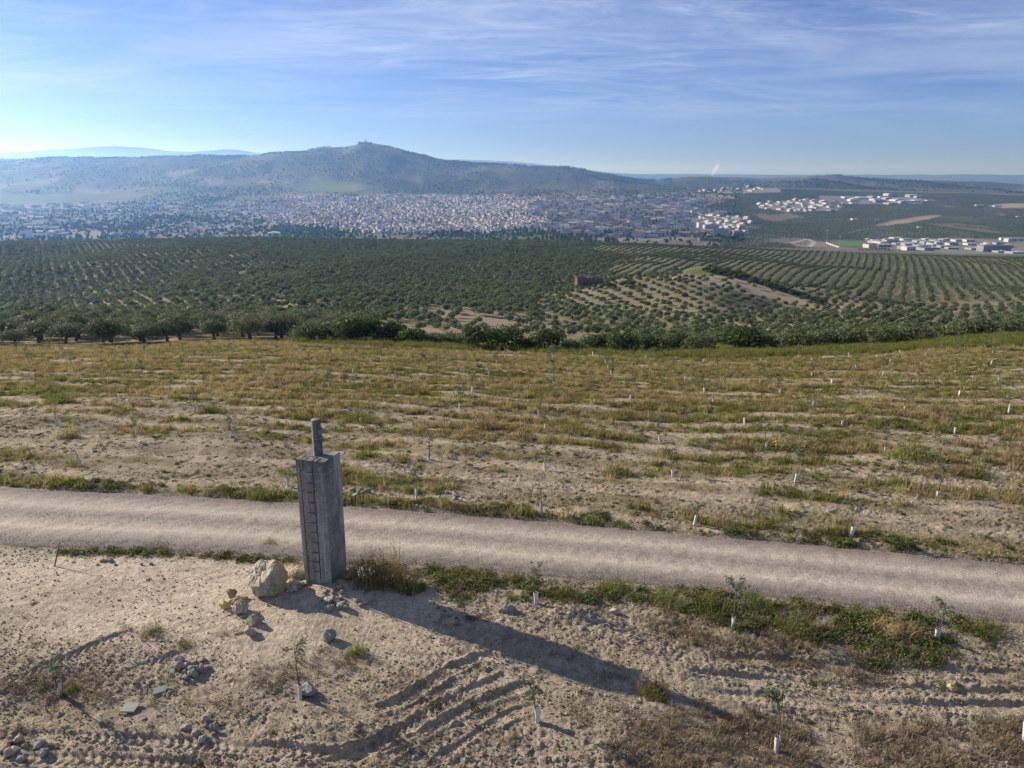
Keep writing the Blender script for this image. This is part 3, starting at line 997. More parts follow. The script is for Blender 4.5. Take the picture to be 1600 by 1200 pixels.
def build_road():
    xs = np.arange(-34, 34.01, 0.09)
    na = 66
    a = np.linspace(0, 1, na)
    XX, AA = np.meshgrid(xs, a, indexing='ij')
    fe = far_edge(xs) + 0.08 * fbm(xs / 0.7, xs * 0 + 3, 3, 121) + 0.02
    ne = near_edge(xs) + 0.09 * fbm(xs / 0.8, xs * 0 + 9, 3, 123) - 0.04
    YY = ne[:, None] + (fe - ne)[:, None] * AA
    x, y = XX.ravel(), YY.ravel()
    z = macro(x, y)
    e = np.minimum(AA, 1 - AA).ravel()
    rut = -0.018 * (np.exp(-((AA.ravel() - 0.34) / 0.07) ** 2) + np.exp(-((AA.ravel() - 0.66) / 0.07) ** 2))
    z = z + 0.045 * sstep(0, 0.12, e) + rut + 0.012 * fbm(x / 0.3, y / 0.3, 2, 125) + 0.004 * fbm(x / 1.6, y / 0.8, 2, 127) - 0.06 * (1 - sstep(0.0, 0.03, e))
    nx = len(xs)
    i, j = np.meshgrid(np.arange(nx - 1), np.arange(na - 1), indexing='ij')
    q = np.stack([i * na + j, (i + 1) * na + j, (i + 1) * na + j + 1, i * na + j + 1], -1).reshape(-1, 4)
    me = mesh_np('gravel_road', np.stack([x, y, z], 1), q, M['road'], True)
    at = me.attributes.new('across', 'FLOAT', 'POINT')
    at.data.foreach_set('value', AA.ravel().astype(np.float32))
    tag(link('gravel_road', me), 'pale gravel track crossing behind the concrete pillar', None, None, 'structure')


build_road()


# ------------------------------------------------------------------ scattering (uncountable things): instances on points
def proto_collection(name, meshes):
    c = bpy.data.collections.new(name)
    for i, me in enumerate(meshes):
        o = bpy.data.objects.new(f'{name}_kind_{i:02d}', me)
        c.objects.link(o)
    return c


def scatter(name, pts, rots, scls, idx, coll, label=None):
    pts = np.asarray(pts, np.float32)
    me = bpy.data.meshes.new(name)
    me.vertices.add(len(pts)); me.vertices.foreach_set('co', pts.ravel())
    for an, typ, key, arr in (('rot', 'FLOAT_VECTOR', 'vector', rots), ('scl', 'FLOAT_VECTOR', 'vector', scls), ('pick', 'INT', 'value', idx)):
        at = me.attributes.new(an, typ, 'POINT')
        at.data.foreach_set(key, np.asarray(arr, np.int32 if typ == 'INT' else np.float32).ravel())
    o = link(name, me)
    ng = bpy.data.node_groups.new(name + '_scatter', 'GeometryNodeTree')
    ng.interface.new_socket('Geometry', in_out='INPUT', socket_type='NodeSocketGeometry')
    ng.interface.new_socket('Geometry', in_out='OUTPUT', socket_type='NodeSocketGeometry')
    N, L = ng.nodes, ng.links
    gi, go = N.new('NodeGroupInput'), N.new('NodeGroupOutput')
    iop = N.new('GeometryNodeInstanceOnPoints')
    ci = N.new('GeometryNodeCollectionInfo')
    ci.inputs['Collection'].default_value = coll
    ci.inputs['Separate Children'].default_value = True
    ci.inputs['Reset Children'].default_value = True
    iop.inputs['Pick Instance'].default_value = True

    def na(nm, typ):
        n = N.new('GeometryNodeInputNamedAttribute')
        n.data_type = typ
        n.inputs['Name'].default_value = nm
        return n.outputs[0]
    m2p = N.new('GeometryNodeMeshToPoints')
    L.new(gi.outputs[0], m2p.inputs['Mesh'])
    L.new(m2p.outputs[0], iop.inputs['Points'])
    L.new(ci.outputs[0], iop.inputs['Instance'])
    L.new(na('pick', 'INT'), iop.inputs['Instance Index'])
    e2r = N.new('FunctionNodeEulerToRotation')
    L.new(na('rot', 'FLOAT_VECTOR'), e2r.inputs[0])
    L.new(e2r.outputs[0], iop.inputs['Rotation'])
    L.new(na('scl', 'FLOAT_VECTOR'), iop.inputs['Scale'])
    L.new(iop.outputs[0], go.inputs[0])
    md = o.modifiers.new('scatter', 'NODES')
    md.node_group = ng
    tag(o, label, None, None, 'stuff')
    return o


def rs3(n, lo, hi, zmul=(1, 1)):
    s = RNG.uniform(lo, hi, n)
    return np.stack([s, s, s * RNG.uniform(zmul[0], zmul[1], n)], 1)


def rz3(n, tilt=0.0):
    return np.stack([RNG.normal(0, tilt, n), RNG.normal(0, tilt, n), RNG.uniform(0, 6.283, n)], 1)


# ------------------------------------------------------------------ plant meshes
def leaf_quads(centres, normals, size, rng, aspect=0.5):
    """one bent-free quad for each centre, lying roughly across its normal"""
    n = len(centres)
    nr = normals + rng.normal(0, 0.55, (n, 3))
    nr /= np.linalg.norm(nr, axis=1)[:, None] + 1e-9
    r = rng.normal(0, 1, (n, 3))
    a = np.cross(nr, r); a /= np.linalg.norm(a, axis=1)[:, None] + 1e-9
    b = np.cross(nr, a)
    s = (size * rng.uniform(0.6, 1.3, n))[:, None]
    V = np.stack([centres - a * s * 0.5, centres - b * s * aspect * 0.5 + a * s * 0.05, centres + a * s * 0.5, centres + b * s * aspect * 0.5 + a * s * 0.05], 1).reshape(-1, 3)
    F = np.arange(n * 4).reshape(-1, 4)
    return V, F


def crown_mesh(name, seed, mat, rx, rz, zc, lobes, per, lobe_r, leaf, aspect=0.55, shell=0.72, zmin=0.1):
    rng = np.random.default_rng(seed)
    C, Nn = [], []
    for k in range(lobes):
        d = rng.normal(0, 1, 3); d /= np.linalg.norm(d)
        d[2] = abs(d[2]) * 1.1 - 0.35
        rr = rng.uniform(0.35, 0.82)
        c = np.array([d[0] * rx * rr, d[1] * rx * rr, zc + d[2] * rz * rr])
        r = lobe_r * rng.uniform(0.65, 1.25)
        m = int(per * (r / lobe_r) ** 2)
        q = rng.normal(0, 1, (m, 3)); q /= np.linalg.norm(q, axis=1)[:, None]
        rad = r * (shell + (1.12 - shell) * rng.random(m) ** 0.7)[:, None]
        p = c + q * rad * np.array([1, 1, 0.85])
        C.append(p); Nn.append(q)
    C = np.concatenate(C); Nn = np.concatenate(Nn)
    ok = C[:, 2] > zmin
    V, F = leaf_quads(C[ok], Nn[ok], leaf, rng, aspect)
    return mesh_np(name, V, F, mat)


def trunk_mesh(name, seed, mat, h, r0, limbs=3, spread=1.1):
    rng = random.Random(seed)
    parts = []
    bx, by = rng.uniform(-.2, .2), rng.uniform(-.2, .2)
    fork = h * 0.42
    parts.append(tube_np([(0, 0, -0.35), (bx * .4, by * .4, fork * .5), (bx, by, fork)], [r0 * 1.35, r0 * 0.95, r0 * 0.8], 7))
    for k in range(limbs):
        a = 6.283 * (k + rng.uniform(-.25, .25)) / limbs
        e = spread * rng.uniform(.7, 1.2)
        parts.append(tube_np([(bx, by, fork * 0.92), (bx + math.cos(a) * e * .45, by + math.sin(a) * e * .45, fork + (h - fork) * .45), (bx + math.cos(a) * e, by + math.sin(a) * e, h)], [r0 * .6, r0 * .42, r0 * .16], 6))
    v, f = join(parts)
    return mesh_np(name, v, f, mat, True)


OLIVES = []
for k in range(6):
    cr = crown_mesh('crown', 100 + k, M['olive'], 2.4, 1.85, 1.95, 21, 150, 0.88, 0.26, 0.55, 0.72, 0.45)
    tr = trunk_mesh('trunk', 200 + k, M['bark'], 2.6, 0.22, 3)
    OLIVES.append((tr, cr))


def far_olive(seed):
    rng = np.random.default_rng(seed)
    me = crown_mesh('crown', seed, M['olive_far'], 2.3, 1.6, 2.1, 12, 36, 0.92, 0.62, 0.7, 0.75)
    return me


def tiny_olive(seed):
    return crown_mesh('crown', seed, M['olive_far'], 2.3, 1.4, 2.2, 6, 10, 1.3, 1.6, 0.9, 0.75)


OL_MID = proto_collection('olive_mid', [far_olive(300 + k) for k in range(6)])
OL_FAR = proto_collection('olive_small', [tiny_olive(330 + k) for k in range(5)])


# ------------------------------------------------------------------ olive groves
def grid_pts(x0, x1, y0, y1, dx, dy, rot, jit, seed):
    rng = np.random.default_rng(seed)
    cx, cy = (x0 + x1) / 2, (y0 + y1) / 2
    R = math.hypot(x1 - x0, y1 - y0) / 2
    i = np.arange(-int(R / dx) - 1, int(R / dx) + 2)
    j = np.arange(-int(R / dy) - 1, int(R / dy) + 2)
    I, J = np.meshgrid(i, j)
    a = (I * dx).ravel(); b = (J * dy).ravel()
    a = a + rng.normal(0, jit, a.size); b = b + rng.normal(0, jit, b.size)
    c, s = math.cos(rot), math.sin(rot)
    x = cx + a * c - b * s; y = cy + a * s + b * c
    ok = (x > x0) & (x < x1) & (y > y0) & (y < y1)
    return x[ok], y[ok]


def keep_view(x, y, h, m=80):
    z = macro(x, y)
    px, py, d = proj(x, y, z)
    px2, py2, _ = proj(x, y, z + h)
    return (px > -m) & (px < 1600 + m) & (y > 20), z, px, py


def row_edge(x, y):
    return 0.10 + 0.055 * fbm(x / 70, y / 110, 3, 191)


def grove_points():
    out = []
    # left grove and hill: old trees, crowns nearly touching
    x, y = grid_pts(-900, 260, 113, 1180, 6.6, 5.4, math.radians(31), 0.55, 1)
    ok, z, px, py = keep_view(x, y, 4)
    u = x / y
    edge = 114 + 5 * fbm(x / 20, y / 20, 2, 5)
    xn, yn = grid_pts(-260, -20, 111, 262, 5.2, 5.6, math.radians(24), 0.7, 21)
    okn, zn, pxn, pyn = keep_view(xn, yn, 4)
    kn = okn & (xn / yn < -0.19) & (yn > 112 + 3.5 * fbm(xn / 20, yn / 20, 2, 5))
    out.append((xn[kn], yn[kn], RNG.uniform(0.95, 1.3, kn.sum())))
    left = ((u < -0.20) & (y > 262)) | ((y > 285) & (u < 0.03 + 0.05 * sstep(300, 900, y))) | (y > 620) & (u < row_edge(x, y))
    gap = ell(px, py, 420, 455, 90, 26, 0.35) * (np.abs(((x * 0.8 + y * 0.6) / 9.5) % 1 - 0.5) < 0.22)
    bare = ell(px, py, 730, 500, 120, 14, 0.12)
    k = ok & left & (y > edge) & (RNG.random(len(x)) > 0.35 * gap) & (RNG.random(len(x)) > 0.8 * bare) & ~((y > 262) & (y < 330) & (u < -0.2))
    out.append((x[k], y[k], RNG.uniform(0.84, 1.22, k.sum())))
    # open spur in the middle, wider planting on pale soil
    x, y = grid_pts(-30, 420, 118, 560, 7.8, 7.8, math.radians(14), 0.5, 2)
    ok, z, px, py = keep_view(x, y, 4)
    u = x / y
    band = np.where(u < 0.16, 235, 122 + 6 * fbm(x / 20, y / 20, 2, 6))
    k = ok & (u > -0.20) & ~((y > 285) & (u < 0.03)) & (u < 0.72) & (y > band) & (y < 520 - 60 * sstep(0.28, 0.5, u))
    top = ell(px, py, 1090, 424, 34, 8)
    wht = ell(px, py, 1150, 442, 130, 16, 0.2)
    ruin = ell(px, py, 925, 445, 30, 9)
    k &= (RNG.random(len(x)) > 0.98 * top) & (RNG.random(len(x)) > 0.45 * wht) & (ruin < 0.8) & (RNG.random(len(x)) > 0.06)
    k &= RNG.random(len(x)) > 0.75 * ell(px, py, 730, 503, 130, 14, 0.12)
    out.append((x[k], y[k], RNG.uniform(0.66, 0.98, k.sum())))
    # far side on the right: clear rows running away
    x, y = grid_pts(20, 880, 480, 1170, 8.4, 5.2, math.radians(-27), 0.4, 3)
    bend = -0.00016 * np.maximum(y - 800, 0) ** 2
    x = x + bend
    ok, z, px, py = keep_view(x, y, 4)
    u = x / y
    k = ok & (u > np.where(y > 620, row_edge(x, y), 0.03)) & (y > 520 - 60 * sstep(0.28, 0.5, u)) & (RNG.random(len(x)) > 0.05)
    out.append((x[k], y[k], RNG.uniform(0.66, 0.88, k.sum())))
    X = np.concatenate([o[0] for o in out]); Y = np.concatenate([o[1] for o in out]); S = np.concatenate([o[2] for o in out])
    return X, Y, S


GX, GY, GS = grove_points()
GZ = macro(GX, GY)
gpx, gpy, gd = proj(GX, GY, GZ)
order = np.argsort(GY)
seen = np.array([i for i in order if -10 < gpx[i] < 1610])
hero = seen[:300]
hero_set = np.zeros(len(GX), bool); hero_set[hero] = True
# the 300 nearest olives are things of their own, in belts by distance, counted from the left
belts = {}
for i in hero:
    side = 'left' if gpx[i] < 640 else ('middle' if gpx[i] < 1010 else 'right')
    belts.setdefault((side, int((GY[i] - 113) // 9)), []).append(i)
belt_no = {'left': 0, 'middle': 0, 'right': 0}
where = {'left': 'the dense left grove', 'middle': 'the slope below the ruin', 'right': 'the grove behind green strip'}
for key in sorted(belts):
    side = key[0]
    belt_no[side] += 1
    for r, i in enumerate(sorted(belts[key], key=lambda q: gpx[q])):
        tr, cr = OLIVES[int(RNG.integers(0, 6))]
        s = float(GS[i]) * (1.02 if side == 'left' else 0.95)
        e = link('olive_tree', None, None, (GX[i], GY[i], GZ[i]), (0, 0, float(RNG.uniform(0, 6.28))), (s, s, s * float(RNG.uniform(.74, .92))))
        e.empty_display_size = 0.5
        tag(e, f'olive tree, {ordinal(r + 1)} from left in {ordinal(belt_no[side])} row of {where[side]}', 'tree', 'olive trees behind the field')
        link('trunk', tr, e)
        link('crown', cr, e)
rest = np.nonzero(~hero_set)[0]
nr = len(rest)
sc = np.stack([GS[rest], GS[rest], GS[rest] * RNG.uniform(.85, 1.15, nr)], 1)
scatter('olive_grove', np.stack([GX[rest], GY[rest], GZ[rest]], 1), rz3(nr), sc, RNG.integers(0, 6, nr), OL_MID,
        'olive groves covering the hillside between field and town')

# groves beyond the crest on the right, and dark trees among the houses
x, y = grid_pts(420, 3300, 1750, 4700, 10.5, 9.0, math.radians(24), 0.7, 4)
ok, z, px, py = keep_view(x, y, 4)
tw = in_poly(px, py, TOWN_ALL) > 0
nn = fbm(x / 260, y / 380, 4, 95)
k = ok & (px > 1120 + 38 * fbm(x / 160, y / 260, 3, 193)) & ~tw & (nn > -0.75 + 0.2 * RNG.random(len(x))) & (ell(px, py, 1418, 345, 50, 4, -0.15) < 0.3) & (ell(px, py, 1585, 322, 40, 4) < 0.3) & (ell(px, py, 1330, 383, 60, 7) < 0.2)
n1 = int(k.sum())
scatter('distant_olive_grove', np.stack([x[k], y[k], z[k]], 1), rz3(n1), rs3(n1, .75, 1.15), RNG.integers(0, 5, n1), OL_FAR,
        'distant olive groves on the hills right of the town')


# ------------------------------------------------------------------ concrete survey pillar with its ladder
def build_pillar():
    px, py = PILLAR
    z0 = gz(px, py) - 0.05
    root = link('survey_pillar', None, None, (px, py, z0), (0, 0, math.radians(-16)))
    tag(root, 'tall grey concrete survey pillar with round post and rusty ladder', 'survey pillar')
    W, HB = 0.5, 4.32
    bm = bmesh.new()
    bmesh.ops.create_cube(bm, size=1.0)
    bmesh.ops.scale(bm, vec=(2 * W, 2 * W, HB + 0.5), verts=bm.verts)
    bmesh.ops.translate(bm, vec=(0, 0, HB / 2 - 0.25), verts=bm.verts)
    bmesh.ops.subdivide_edges(bm, edges=bm.edges, cuts=11, use_grid_fill=True)
    rng = random.Random(4)
    for v in bm.verts:
        ex, ey = abs(v.co.x) > W - 1e-4, abs(v.co.y) > W - 1e-4
        if ex and ey:                      # chipped arrises
            c = rng.choice([.002, .003, .004, .004, .006, .012])
            v.co.x -= math.copysign(c, v.co.x); v.co.y -= math.copysign(c, v.co.y)
        else:
            v.co += Vector((rng.uniform(-.003, .003), rng.uniform(-.003, .003), rng.uniform(-.004, .004)))
    me = bpy.data.meshes.new('shaft'); bm.to_mesh(me); bm.free()
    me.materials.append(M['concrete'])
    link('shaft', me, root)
    # round post on top
    seg = 28
    prof = [(0.150, HB - 0.01), (0.151, HB + 0.5), (0.150, HB + 1.13), (0.146, HB + 1.155), (0.13, HB + 1.165), (0.02, HB + 1.168)]
    V, F = [], []
    for r, z in prof:
        for s in range(seg):
            a = 2 * math.pi * s / seg
            V.append((r * math.cos(a), r * math.sin(a), z))
    for i in range(len(prof) - 1):
        for s in range(seg):
            s2 = (s + 1) % seg
            F.append((i * seg + s, i * seg + s2, (i + 1) * seg + s2, (i + 1) * seg + s))
    F.append(tuple((len(prof) - 1) * seg + s for s in range(seg)))
    post = mesh_np('post', V, F, M['concrete'], True)
    link('post', post, root, (-0.02, 0.06, 0))
    # ladder fixed to the face towards the camera
    lad = link('ladder', None, root)
    xl, xr, yf, r = -0.27, 0.16, -W - 0.12, 0.015
    tilt = 0.03
    for x in (xl, xr):
        v, f = tube_np([(x + tilt * 0.4, yf, 0.30), (x, yf, 2.3), (x - tilt * .4, yf, HB - 0.05), (x - tilt * .4, yf + 0.05, HB + 0.045), (x - tilt * .4, -W + 0.24, HB + 0.05), (x - tilt * .4, -W + 0.27, HB - 0.02)], r, 6)
        link('rail', mesh_np('rail', v, f, M['rust'], True), lad)
        v1, f1 = tube_np([(x, yf, 1.0), (x + 0.01, -W + 0.01, 0.99)], 0.011, 5)
        v2, f2 = tube_np([(x, yf, 3.35), (x + 0.01, -W + 0.01, 3.34)], 0.011, 5)
        link('wall_tie', mesh_np('wall_tie', *join([(v1, f1), (v2, f2)]), M['rust']), lad)
    for k in range(11):
        z = 0.60 + k * 0.338
        v, f = tube_np([(xl, yf, z + rng.uniform(-.008, .008)), (xr, yf, z + rng.uniform(-.012, .012))], 0.0135, 6)
        link('rung', mesh_np('rung', v, f, M['rust'], True), lad)
    v, f = tube_np([(xl, -W + 0.22, HB + 0.05), (xr, -W + 0.22, HB + 0.05)], 0.012, 5)
    link('rung', mesh_np('rung', v, f, M['rust'], True), lad)


build_pillar()


# ------------------------------------------------------------------ rocks
def rock_mesh(name, seed, mat, dims=(1, 1, 1), sub=3, planes=13, rough=0.05):
    rng = np.random.default_rng(seed)
    bm = bmesh.new()
    bmesh.ops.create_icosphere(bm, subdivisions=sub, radius=1.0)
    pn = rng.normal(0, 1, (planes, 3)); pn /= np.linalg.norm(pn, axis=1)[:, None]
    pd = rng.uniform(0.52, 0.92, planes)
    co = np.array([v.co for v in bm.verts])
    dt = co @ pn.T
    r = np.where(dt > 0.05, pd / np.maximum(dt, 0.05), 9).min(1)
    r = np.minimum(r, 1.05)
    nz = fbm(co[:, 0] * 2.1 + co[:, 2] * 1.3 + seed, co[:, 1] * 2.1 - co[:, 2] * 1.7, 4, seed, 0.65)
    r = r * (1 + rough * nz)
    co = co * r[:, None] * np.array(dims) * 0.5
    for v, c in zip(bm.verts, co):
        v.co = c
    me = bpy.data.meshes.new(name)
    bm.to_mesh(me); bm.free()
    me.materials.append(mat)
    return me


def place_rock(name, label, px, py, dims, mat, seed, sink=0.15, rz=0.0, sub=4, group=None, tilt=(0, 0), cat='rock', planes=11, rough=0.16, lift=0.0):
    x, y = gp(px, py)
    me = rock_mesh(name, seed, M[mat], dims, sub, planes, rough)
    zmin = min(v.co.z for v in me.vertices)
    o = link(name, me, None, (x, y, gz(x, y) - zmin - (sink + 0.08) * dims[2] + lift), (tilt[0], tilt[1], rz))
    tag(o, label, cat, group)
    return o


place_rock('boulder', 'large grey-white veined boulder beside the concrete pillar', 418, 925, (1.40, 1.05, 1.42), 'boulder', 3, 0.20, 0.25, 5, tilt=(0.05, 0.12), planes=12, rough=0.20)
place_rock('boulder', 'yellowish flat-sided rock between large boulder and pillar foot', 464, 909, (0.72, 0.6, 0.5), 'boulder_yellow', 8, 0.1, 0.6, 4)
place_rock('rock', 'upright brown rock, farthest left of the rocks by the boulder', 363, 934, (0.36, 0.32, 0.36), 'stone_brown', 11, 0.08, 0.2, lift=0.0)
place_rock('rock', 'yellow rock below the upright brown rock', 352, 950, (0.42, 0.34, 0.28), 'stone_yellow', 12, 0.12)
place_rock('rock', 'rounded pale grey rock in the middle of the small rock row', 379, 956, (0.56, 0.46, 0.48), 'boulder', 13, 0.1, 0.8, 4)
place_rock('rock', 'flat yellow slab lying against the pale grey rock', 371, 942, (0.7, 0.28, 0.22), 'stone_yellow', 14, 0.1, 0.7)
place_rock('rock', 'pointed yellow-brown rock with a long shadow', 395, 973, (0.46, 0.40, 0.46), 'boulder_yellow', 15, 0.1, 0.3, 4)
place_rock('rock', 'grey and yellow rock, lowest of the small rock row', 392, 990, (0.44, 0.36, 0.30), 'boulder_yellow', 16, 0.1, 1.1)
place_rock('rock', 'small dark flat stone below the pale grey rock', 381, 966, (0.26, 0.2, 0.14), 'stone_grey', 17, 0.1)
place_rock('rock', 'thin yellow shard lying beside the lowest small rock', 377, 989, (0.42, 0.16, 0.10), 'stone_yellow', 18, 0.2, 0.5)
place_rock('rock', 'pointed grey rock standing alone on pale soil', 516, 999, (0.38, 0.34, 0.48), 'stone_grey', 19, 0.12, 0.4, 4, planes=9)
place_rock('rock', 'brown rock half hidden at the pillar base beside the bush', 546, 910, (0.62, 0.5, 0.46), 'stone_brown', 20, 0.15, 0.2, 4)
place_rock('rock', 'whitish broken rock on the weedy bank right of the shadow', 793, 958, (0.55, 0.35, 0.3), 'stone', 21, 0.15, 0.2, 4)
place_rock('rock', 'round dark stone beside the white guard in front', 481, 1086, (0.52, 0.46, 0.42), 'stone_grey', 22, 0.15, 0.2, 4)
place_rock('rock', 'pale rock on soil below the green weedy bank', 960, 962, (0.3, 0.22, 0.2), 'stone', 23, 0.15)
place_rock('rock', 'pale yellow rock on ploughed ground right of the shadow', 1488, 1078, (0.3, 0.25, 0.2), 'stone_yellow', 24, 0.15)
r2 = random.Random(31)


def rubble(cx, cy, rx, ry, n, lo, hi, mats, place, group, seed):
    pts = []
    for k in range(n * 6):
        a, q = r2.uniform(0, 6.283), math.sqrt(r2.random())
        p = (cx + rx * q * math.cos(a), cy + ry * q * math.sin(a))
        if all(math.hypot(p[0] - o[0], (p[1] - o[1]) * 1.3) > 5.0 for o in pts):
            pts.append(p)
        if len(pts) == n:
            break
    pts.sort()
    for k, (ax, ay) in enumerate(pts):
        s = r2.uniform(lo, hi)
        mt = r2.choice(mats)
        place_rock('rubble_stone', f'{ {"stone": "pale", "stone_grey": "grey", "stone_yellow": "yellow", "stone_red": "reddish", "clod": "earthy", "stone_brown": "brown"}[mt]} rubble stone {place}, {ordinal(k + 1)} from left', ax, ay,
                   (s, s * r2.uniform(.65, .95), s * r2.uniform(.55, .9)), mt, seed + k, 0.12, r2.uniform(0, 6), 3, group, cat='stone', planes=8)


rubble(448, 919, 24, 11, 18, .14, .32, ['stone', 'stone_grey', 'stone_yellow'], 'heaped at the right foot of the large boulder', 'rubble beside the boulder', 400)
rubble(462, 922, 20, 7, 9, .16, .36, ['stone_yellow', 'stone_yellow', 'stone'], 'in the yellowish heap between boulder and pillar', 'yellowish rubble by the pillar', 430)
rubble(524, 944, 24, 15, 18, .12, .40, ['stone', 'stone_grey', 'stone', 'stone_red'], 'heaped in front of the pillar', 'rubble in front of the pillar', 450)
rubble(300, 1046, 26, 18, 18, .12, .32, ['stone_red', 'stone_grey', 'stone_red', 'stone'], 'in the reddish broken heap', 'broken brick heap', 500)
rubble(40, 1172, 40, 16, 11, .15, .32, ['stone_grey', 'stone', 'clod'], 'in the bottom left corner', 'stones in the bottom corner', 550)
rubble(320, 1140, 30, 16, 9, .12, .26, ['stone', 'stone_grey', 'clod'], 'above the tyre track in front', 'stones above the tyre track', 580)
rubble(190, 884, 50, 9, 6, .10, .22, ['stone_grey', 'stone'], 'on pale soil near the dead stick', 'stones near the dead stick', 600)
rubble(575, 945, 18, 6, 5, .12, .22, ['stone', 'stone_grey'], 'at the start of the pillar shadow', 'stones by the shadow', 620)
rubble(560, 775, 18, 8, 8, .16, .36, ['stone', 'stone_grey', 'stone'], 'beyond the track just right of the pillar', 'stones beyond the track by the pillar', 640)
rubble(705, 778, 30, 8, 8, .14, .30, ['stone', 'stone_yellow', 'stone'], 'beyond the track in the brown weeds', 'stones in the brown weeds', 660)


def slab(label, px, py, w, d, mat, rz, tilt):
    x, y = gp(px, py)
    v, f = box_vf(-w / 2, w / 2, -d / 2, d / 2, -0.02, 0.025)
    v = [(a + (0.05 if b > 0 else 0), b, c) for a, b, c in v]
    me = mesh_np('broken_slab', v, f, M[mat])
    tag(link('broken_slab', me, None, (x, y, gz(x, y) + 0.06), (tilt, 0.06, rz)), label, 'slab')


slab('flat greenish broken slab lying on soil in front', 202, 1108, 0.34, 0.30, 'slab', 0.05, 0.12)
slab('small pale flat slab below the reddish broken heap', 248, 1081, 0.30, 0.20, 'slab', 0.6, 0.2)


def stick(label, a, b, h, r, name='dead_stick'):
    x0, y0 = gp(*a)
    x1, y1 = gp(*b)
    z0 = gz(x0, y0)
    m = Vector(((x0 + x1) / 2 + 0.03, (y0 + y1) / 2, z0 + h * 0.55))
    v, f = tube_np([(x0, y0, z0 - 0.08), tuple(m), (x1, y1, z0 + h)], [r, r * .8, r * .5], 6)
    tag(link(name, mesh_np(name, v, f, M['bark'])), label, 'stick')


stick('bare dark stick leaning out of a weed tuft on pale soil', (84, 886), (98, 880), 0.75, 0.025)


# ------------------------------------------------------------------ saplings in white guards
def guard_mesh(seed, h=0.45, r=0.072):
    rng = random.Random(seed)
    seg, V, F = 10, [], []
    lev = 5
    for side in (0, 1):
        for i in range(lev):
            z = h * i / (lev - 1) - (0.05 if i == 0 else 0)
            for s in range(seg):
                a = 2 * math.pi * s / seg
                rr = (r - 0.004 * side) * (1 + 0.16 * math.sin(2 * a + seed) + rng.uniform(-.07, .07) * (1 - side)) * (1 + 0.10 * (i / (lev - 1)))
                V.append((rr * math.cos(a), rr * math.sin(a), z))
    for side in (0, 1):
        for i in range(lev - 1):
            for s in range(seg):
                s2 = (s + 1) % seg
                o = side * lev * seg
                q = (o + i * seg + s, o + i * seg + s2, o + (i + 1) * seg + s2, o + (i + 1) * seg + s)
                F.append(q if side == 0 else q[::-1])
    for s in range(seg):
        s2 = (s + 1) % seg
        a, b = (lev - 1) * seg, lev * seg + (lev - 1) * seg
        F.append((a + s, a + s2, b + s2, b + s))
    return mesh_np('tree_guard', V, F, M['guard'], False)


GUARDS = [guard_mesh(700 + k, h, r) for k, (h, r) in enumerate([(.45, .060), (.40, .056), (.50, .062), (.36, .064), (.46, .052)])]


def sapling_meshes(seed, h, leaves, rad):
    rng = np.random.default_rng(seed)
    b = rng.uniform(-.08, .08, 2)
    parts = [tube_np([(0, 0, 0), (b[0], b[1], h * .5), (b[0] * 1.6, b[1] * 1.4, h)], [.022, .016, .006], 5)]
    C = []
    for k in range(7):
        a = rng.uniform(0, 6.28); z0 = h * rng.uniform(.55, .95)
        L = rad * rng.uniform(.5, 1.1)
        e = np.array([b[0] * 1.4 + math.cos(a) * L, b[1] * 1.4 + math.sin(a) * L, z0 + L * rng.uniform(.3, 1.0)])
        s0 = np.array([b[0] * 1.3, b[1] * 1.2, z0])
        parts.append(tube_np([tuple(s0), tuple(e)], [.008, .003], 4))
        m = max(1, leaves // 7)
        t = rng.random((m, 1)) ** .6
        C.append(s0 + (e - s0) * t + rng.normal(0, .045, (m, 3)))
    C = np.concatenate(C)
    Vl, Fl = leaf_quads(C, rng.normal(0, 1, C.shape), .11, rng, .38)
    v, f = join(parts)
    return mesh_np('trunk', v, f, M['sapbark'], True), mesh_np('crown', Vl, Fl, M['sapleaf'])


SAPS = [sapling_meshes(720 + k, h, n, r) for k, (h, n, r) in enumerate([(1.25, 190, .36), (1.45, 240, .42), (1.05, 120, .28), (1.65, 280, .46), (1.35, 160, .34), (.95, 50, .2), (1.2, 28, .18)])]


def sapling(x, y, label, rng, lean=None, kind=None, s=1.0):
    z = gz(x, y)
    l = lean if lean is not None else (rng.gauss(0, .06), rng.gauss(0, .07))
    e = link('young_olive_tree', None, None, (x, y, z), (l[0], l[1], rng.uniform(0, 6.28)), (s, s, s))
    e.empty_display_size = 0.3
    tag(e, label, 'sapling', 'young olive trees planted in rows')
    link('tree_guard', rng.choice(GUARDS), e, None, (rng.gauss(0, .05), rng.gauss(0, .05), rng.uniform(0, 6)), (1, 1, rng.uniform(.75, 1.1)))
    tr, cr = SAPS[kind if kind is not None else rng.choice([0, 1, 2, 3, 4, 4, 0, 1, 5, 6])]
    link('trunk', tr, e)
    link('crown', cr, e)


rs = random.Random(77)
for (px, py, lab, lean, kd) in [
    (838, 948, 'sapling in white guard on the green verge, directly right of the pillar', (0.02, 0), 0),
    (1145, 985, 'sapling in white guard on the brown weedy verge in the middle right', (0, .03), 1),
    (1463, 1005, 'leafy sapling in white guard on the verge at the right', (0, .05), 0),
    (840, 1126, 'thin sapling in white guard just below the pillar shadow', (0, -.03), 4),
    (1213, 1172, 'sapling in tall white guard on brown litter at the bottom right', (0, .02), 3),
    (470, 1094, 'sapling in short white guard with a dark stone beside it', (.05, -.05), 1),
    (93, 1082, 'leaning sapling in white guard at the bottom left', (.05, -.22), 4),
    (1601, 1160, 'white guard cut by the right edge of the picture', (0, 0), 4),
]:
    sapling(*gp(px, py), lab, rs, lean, kd)

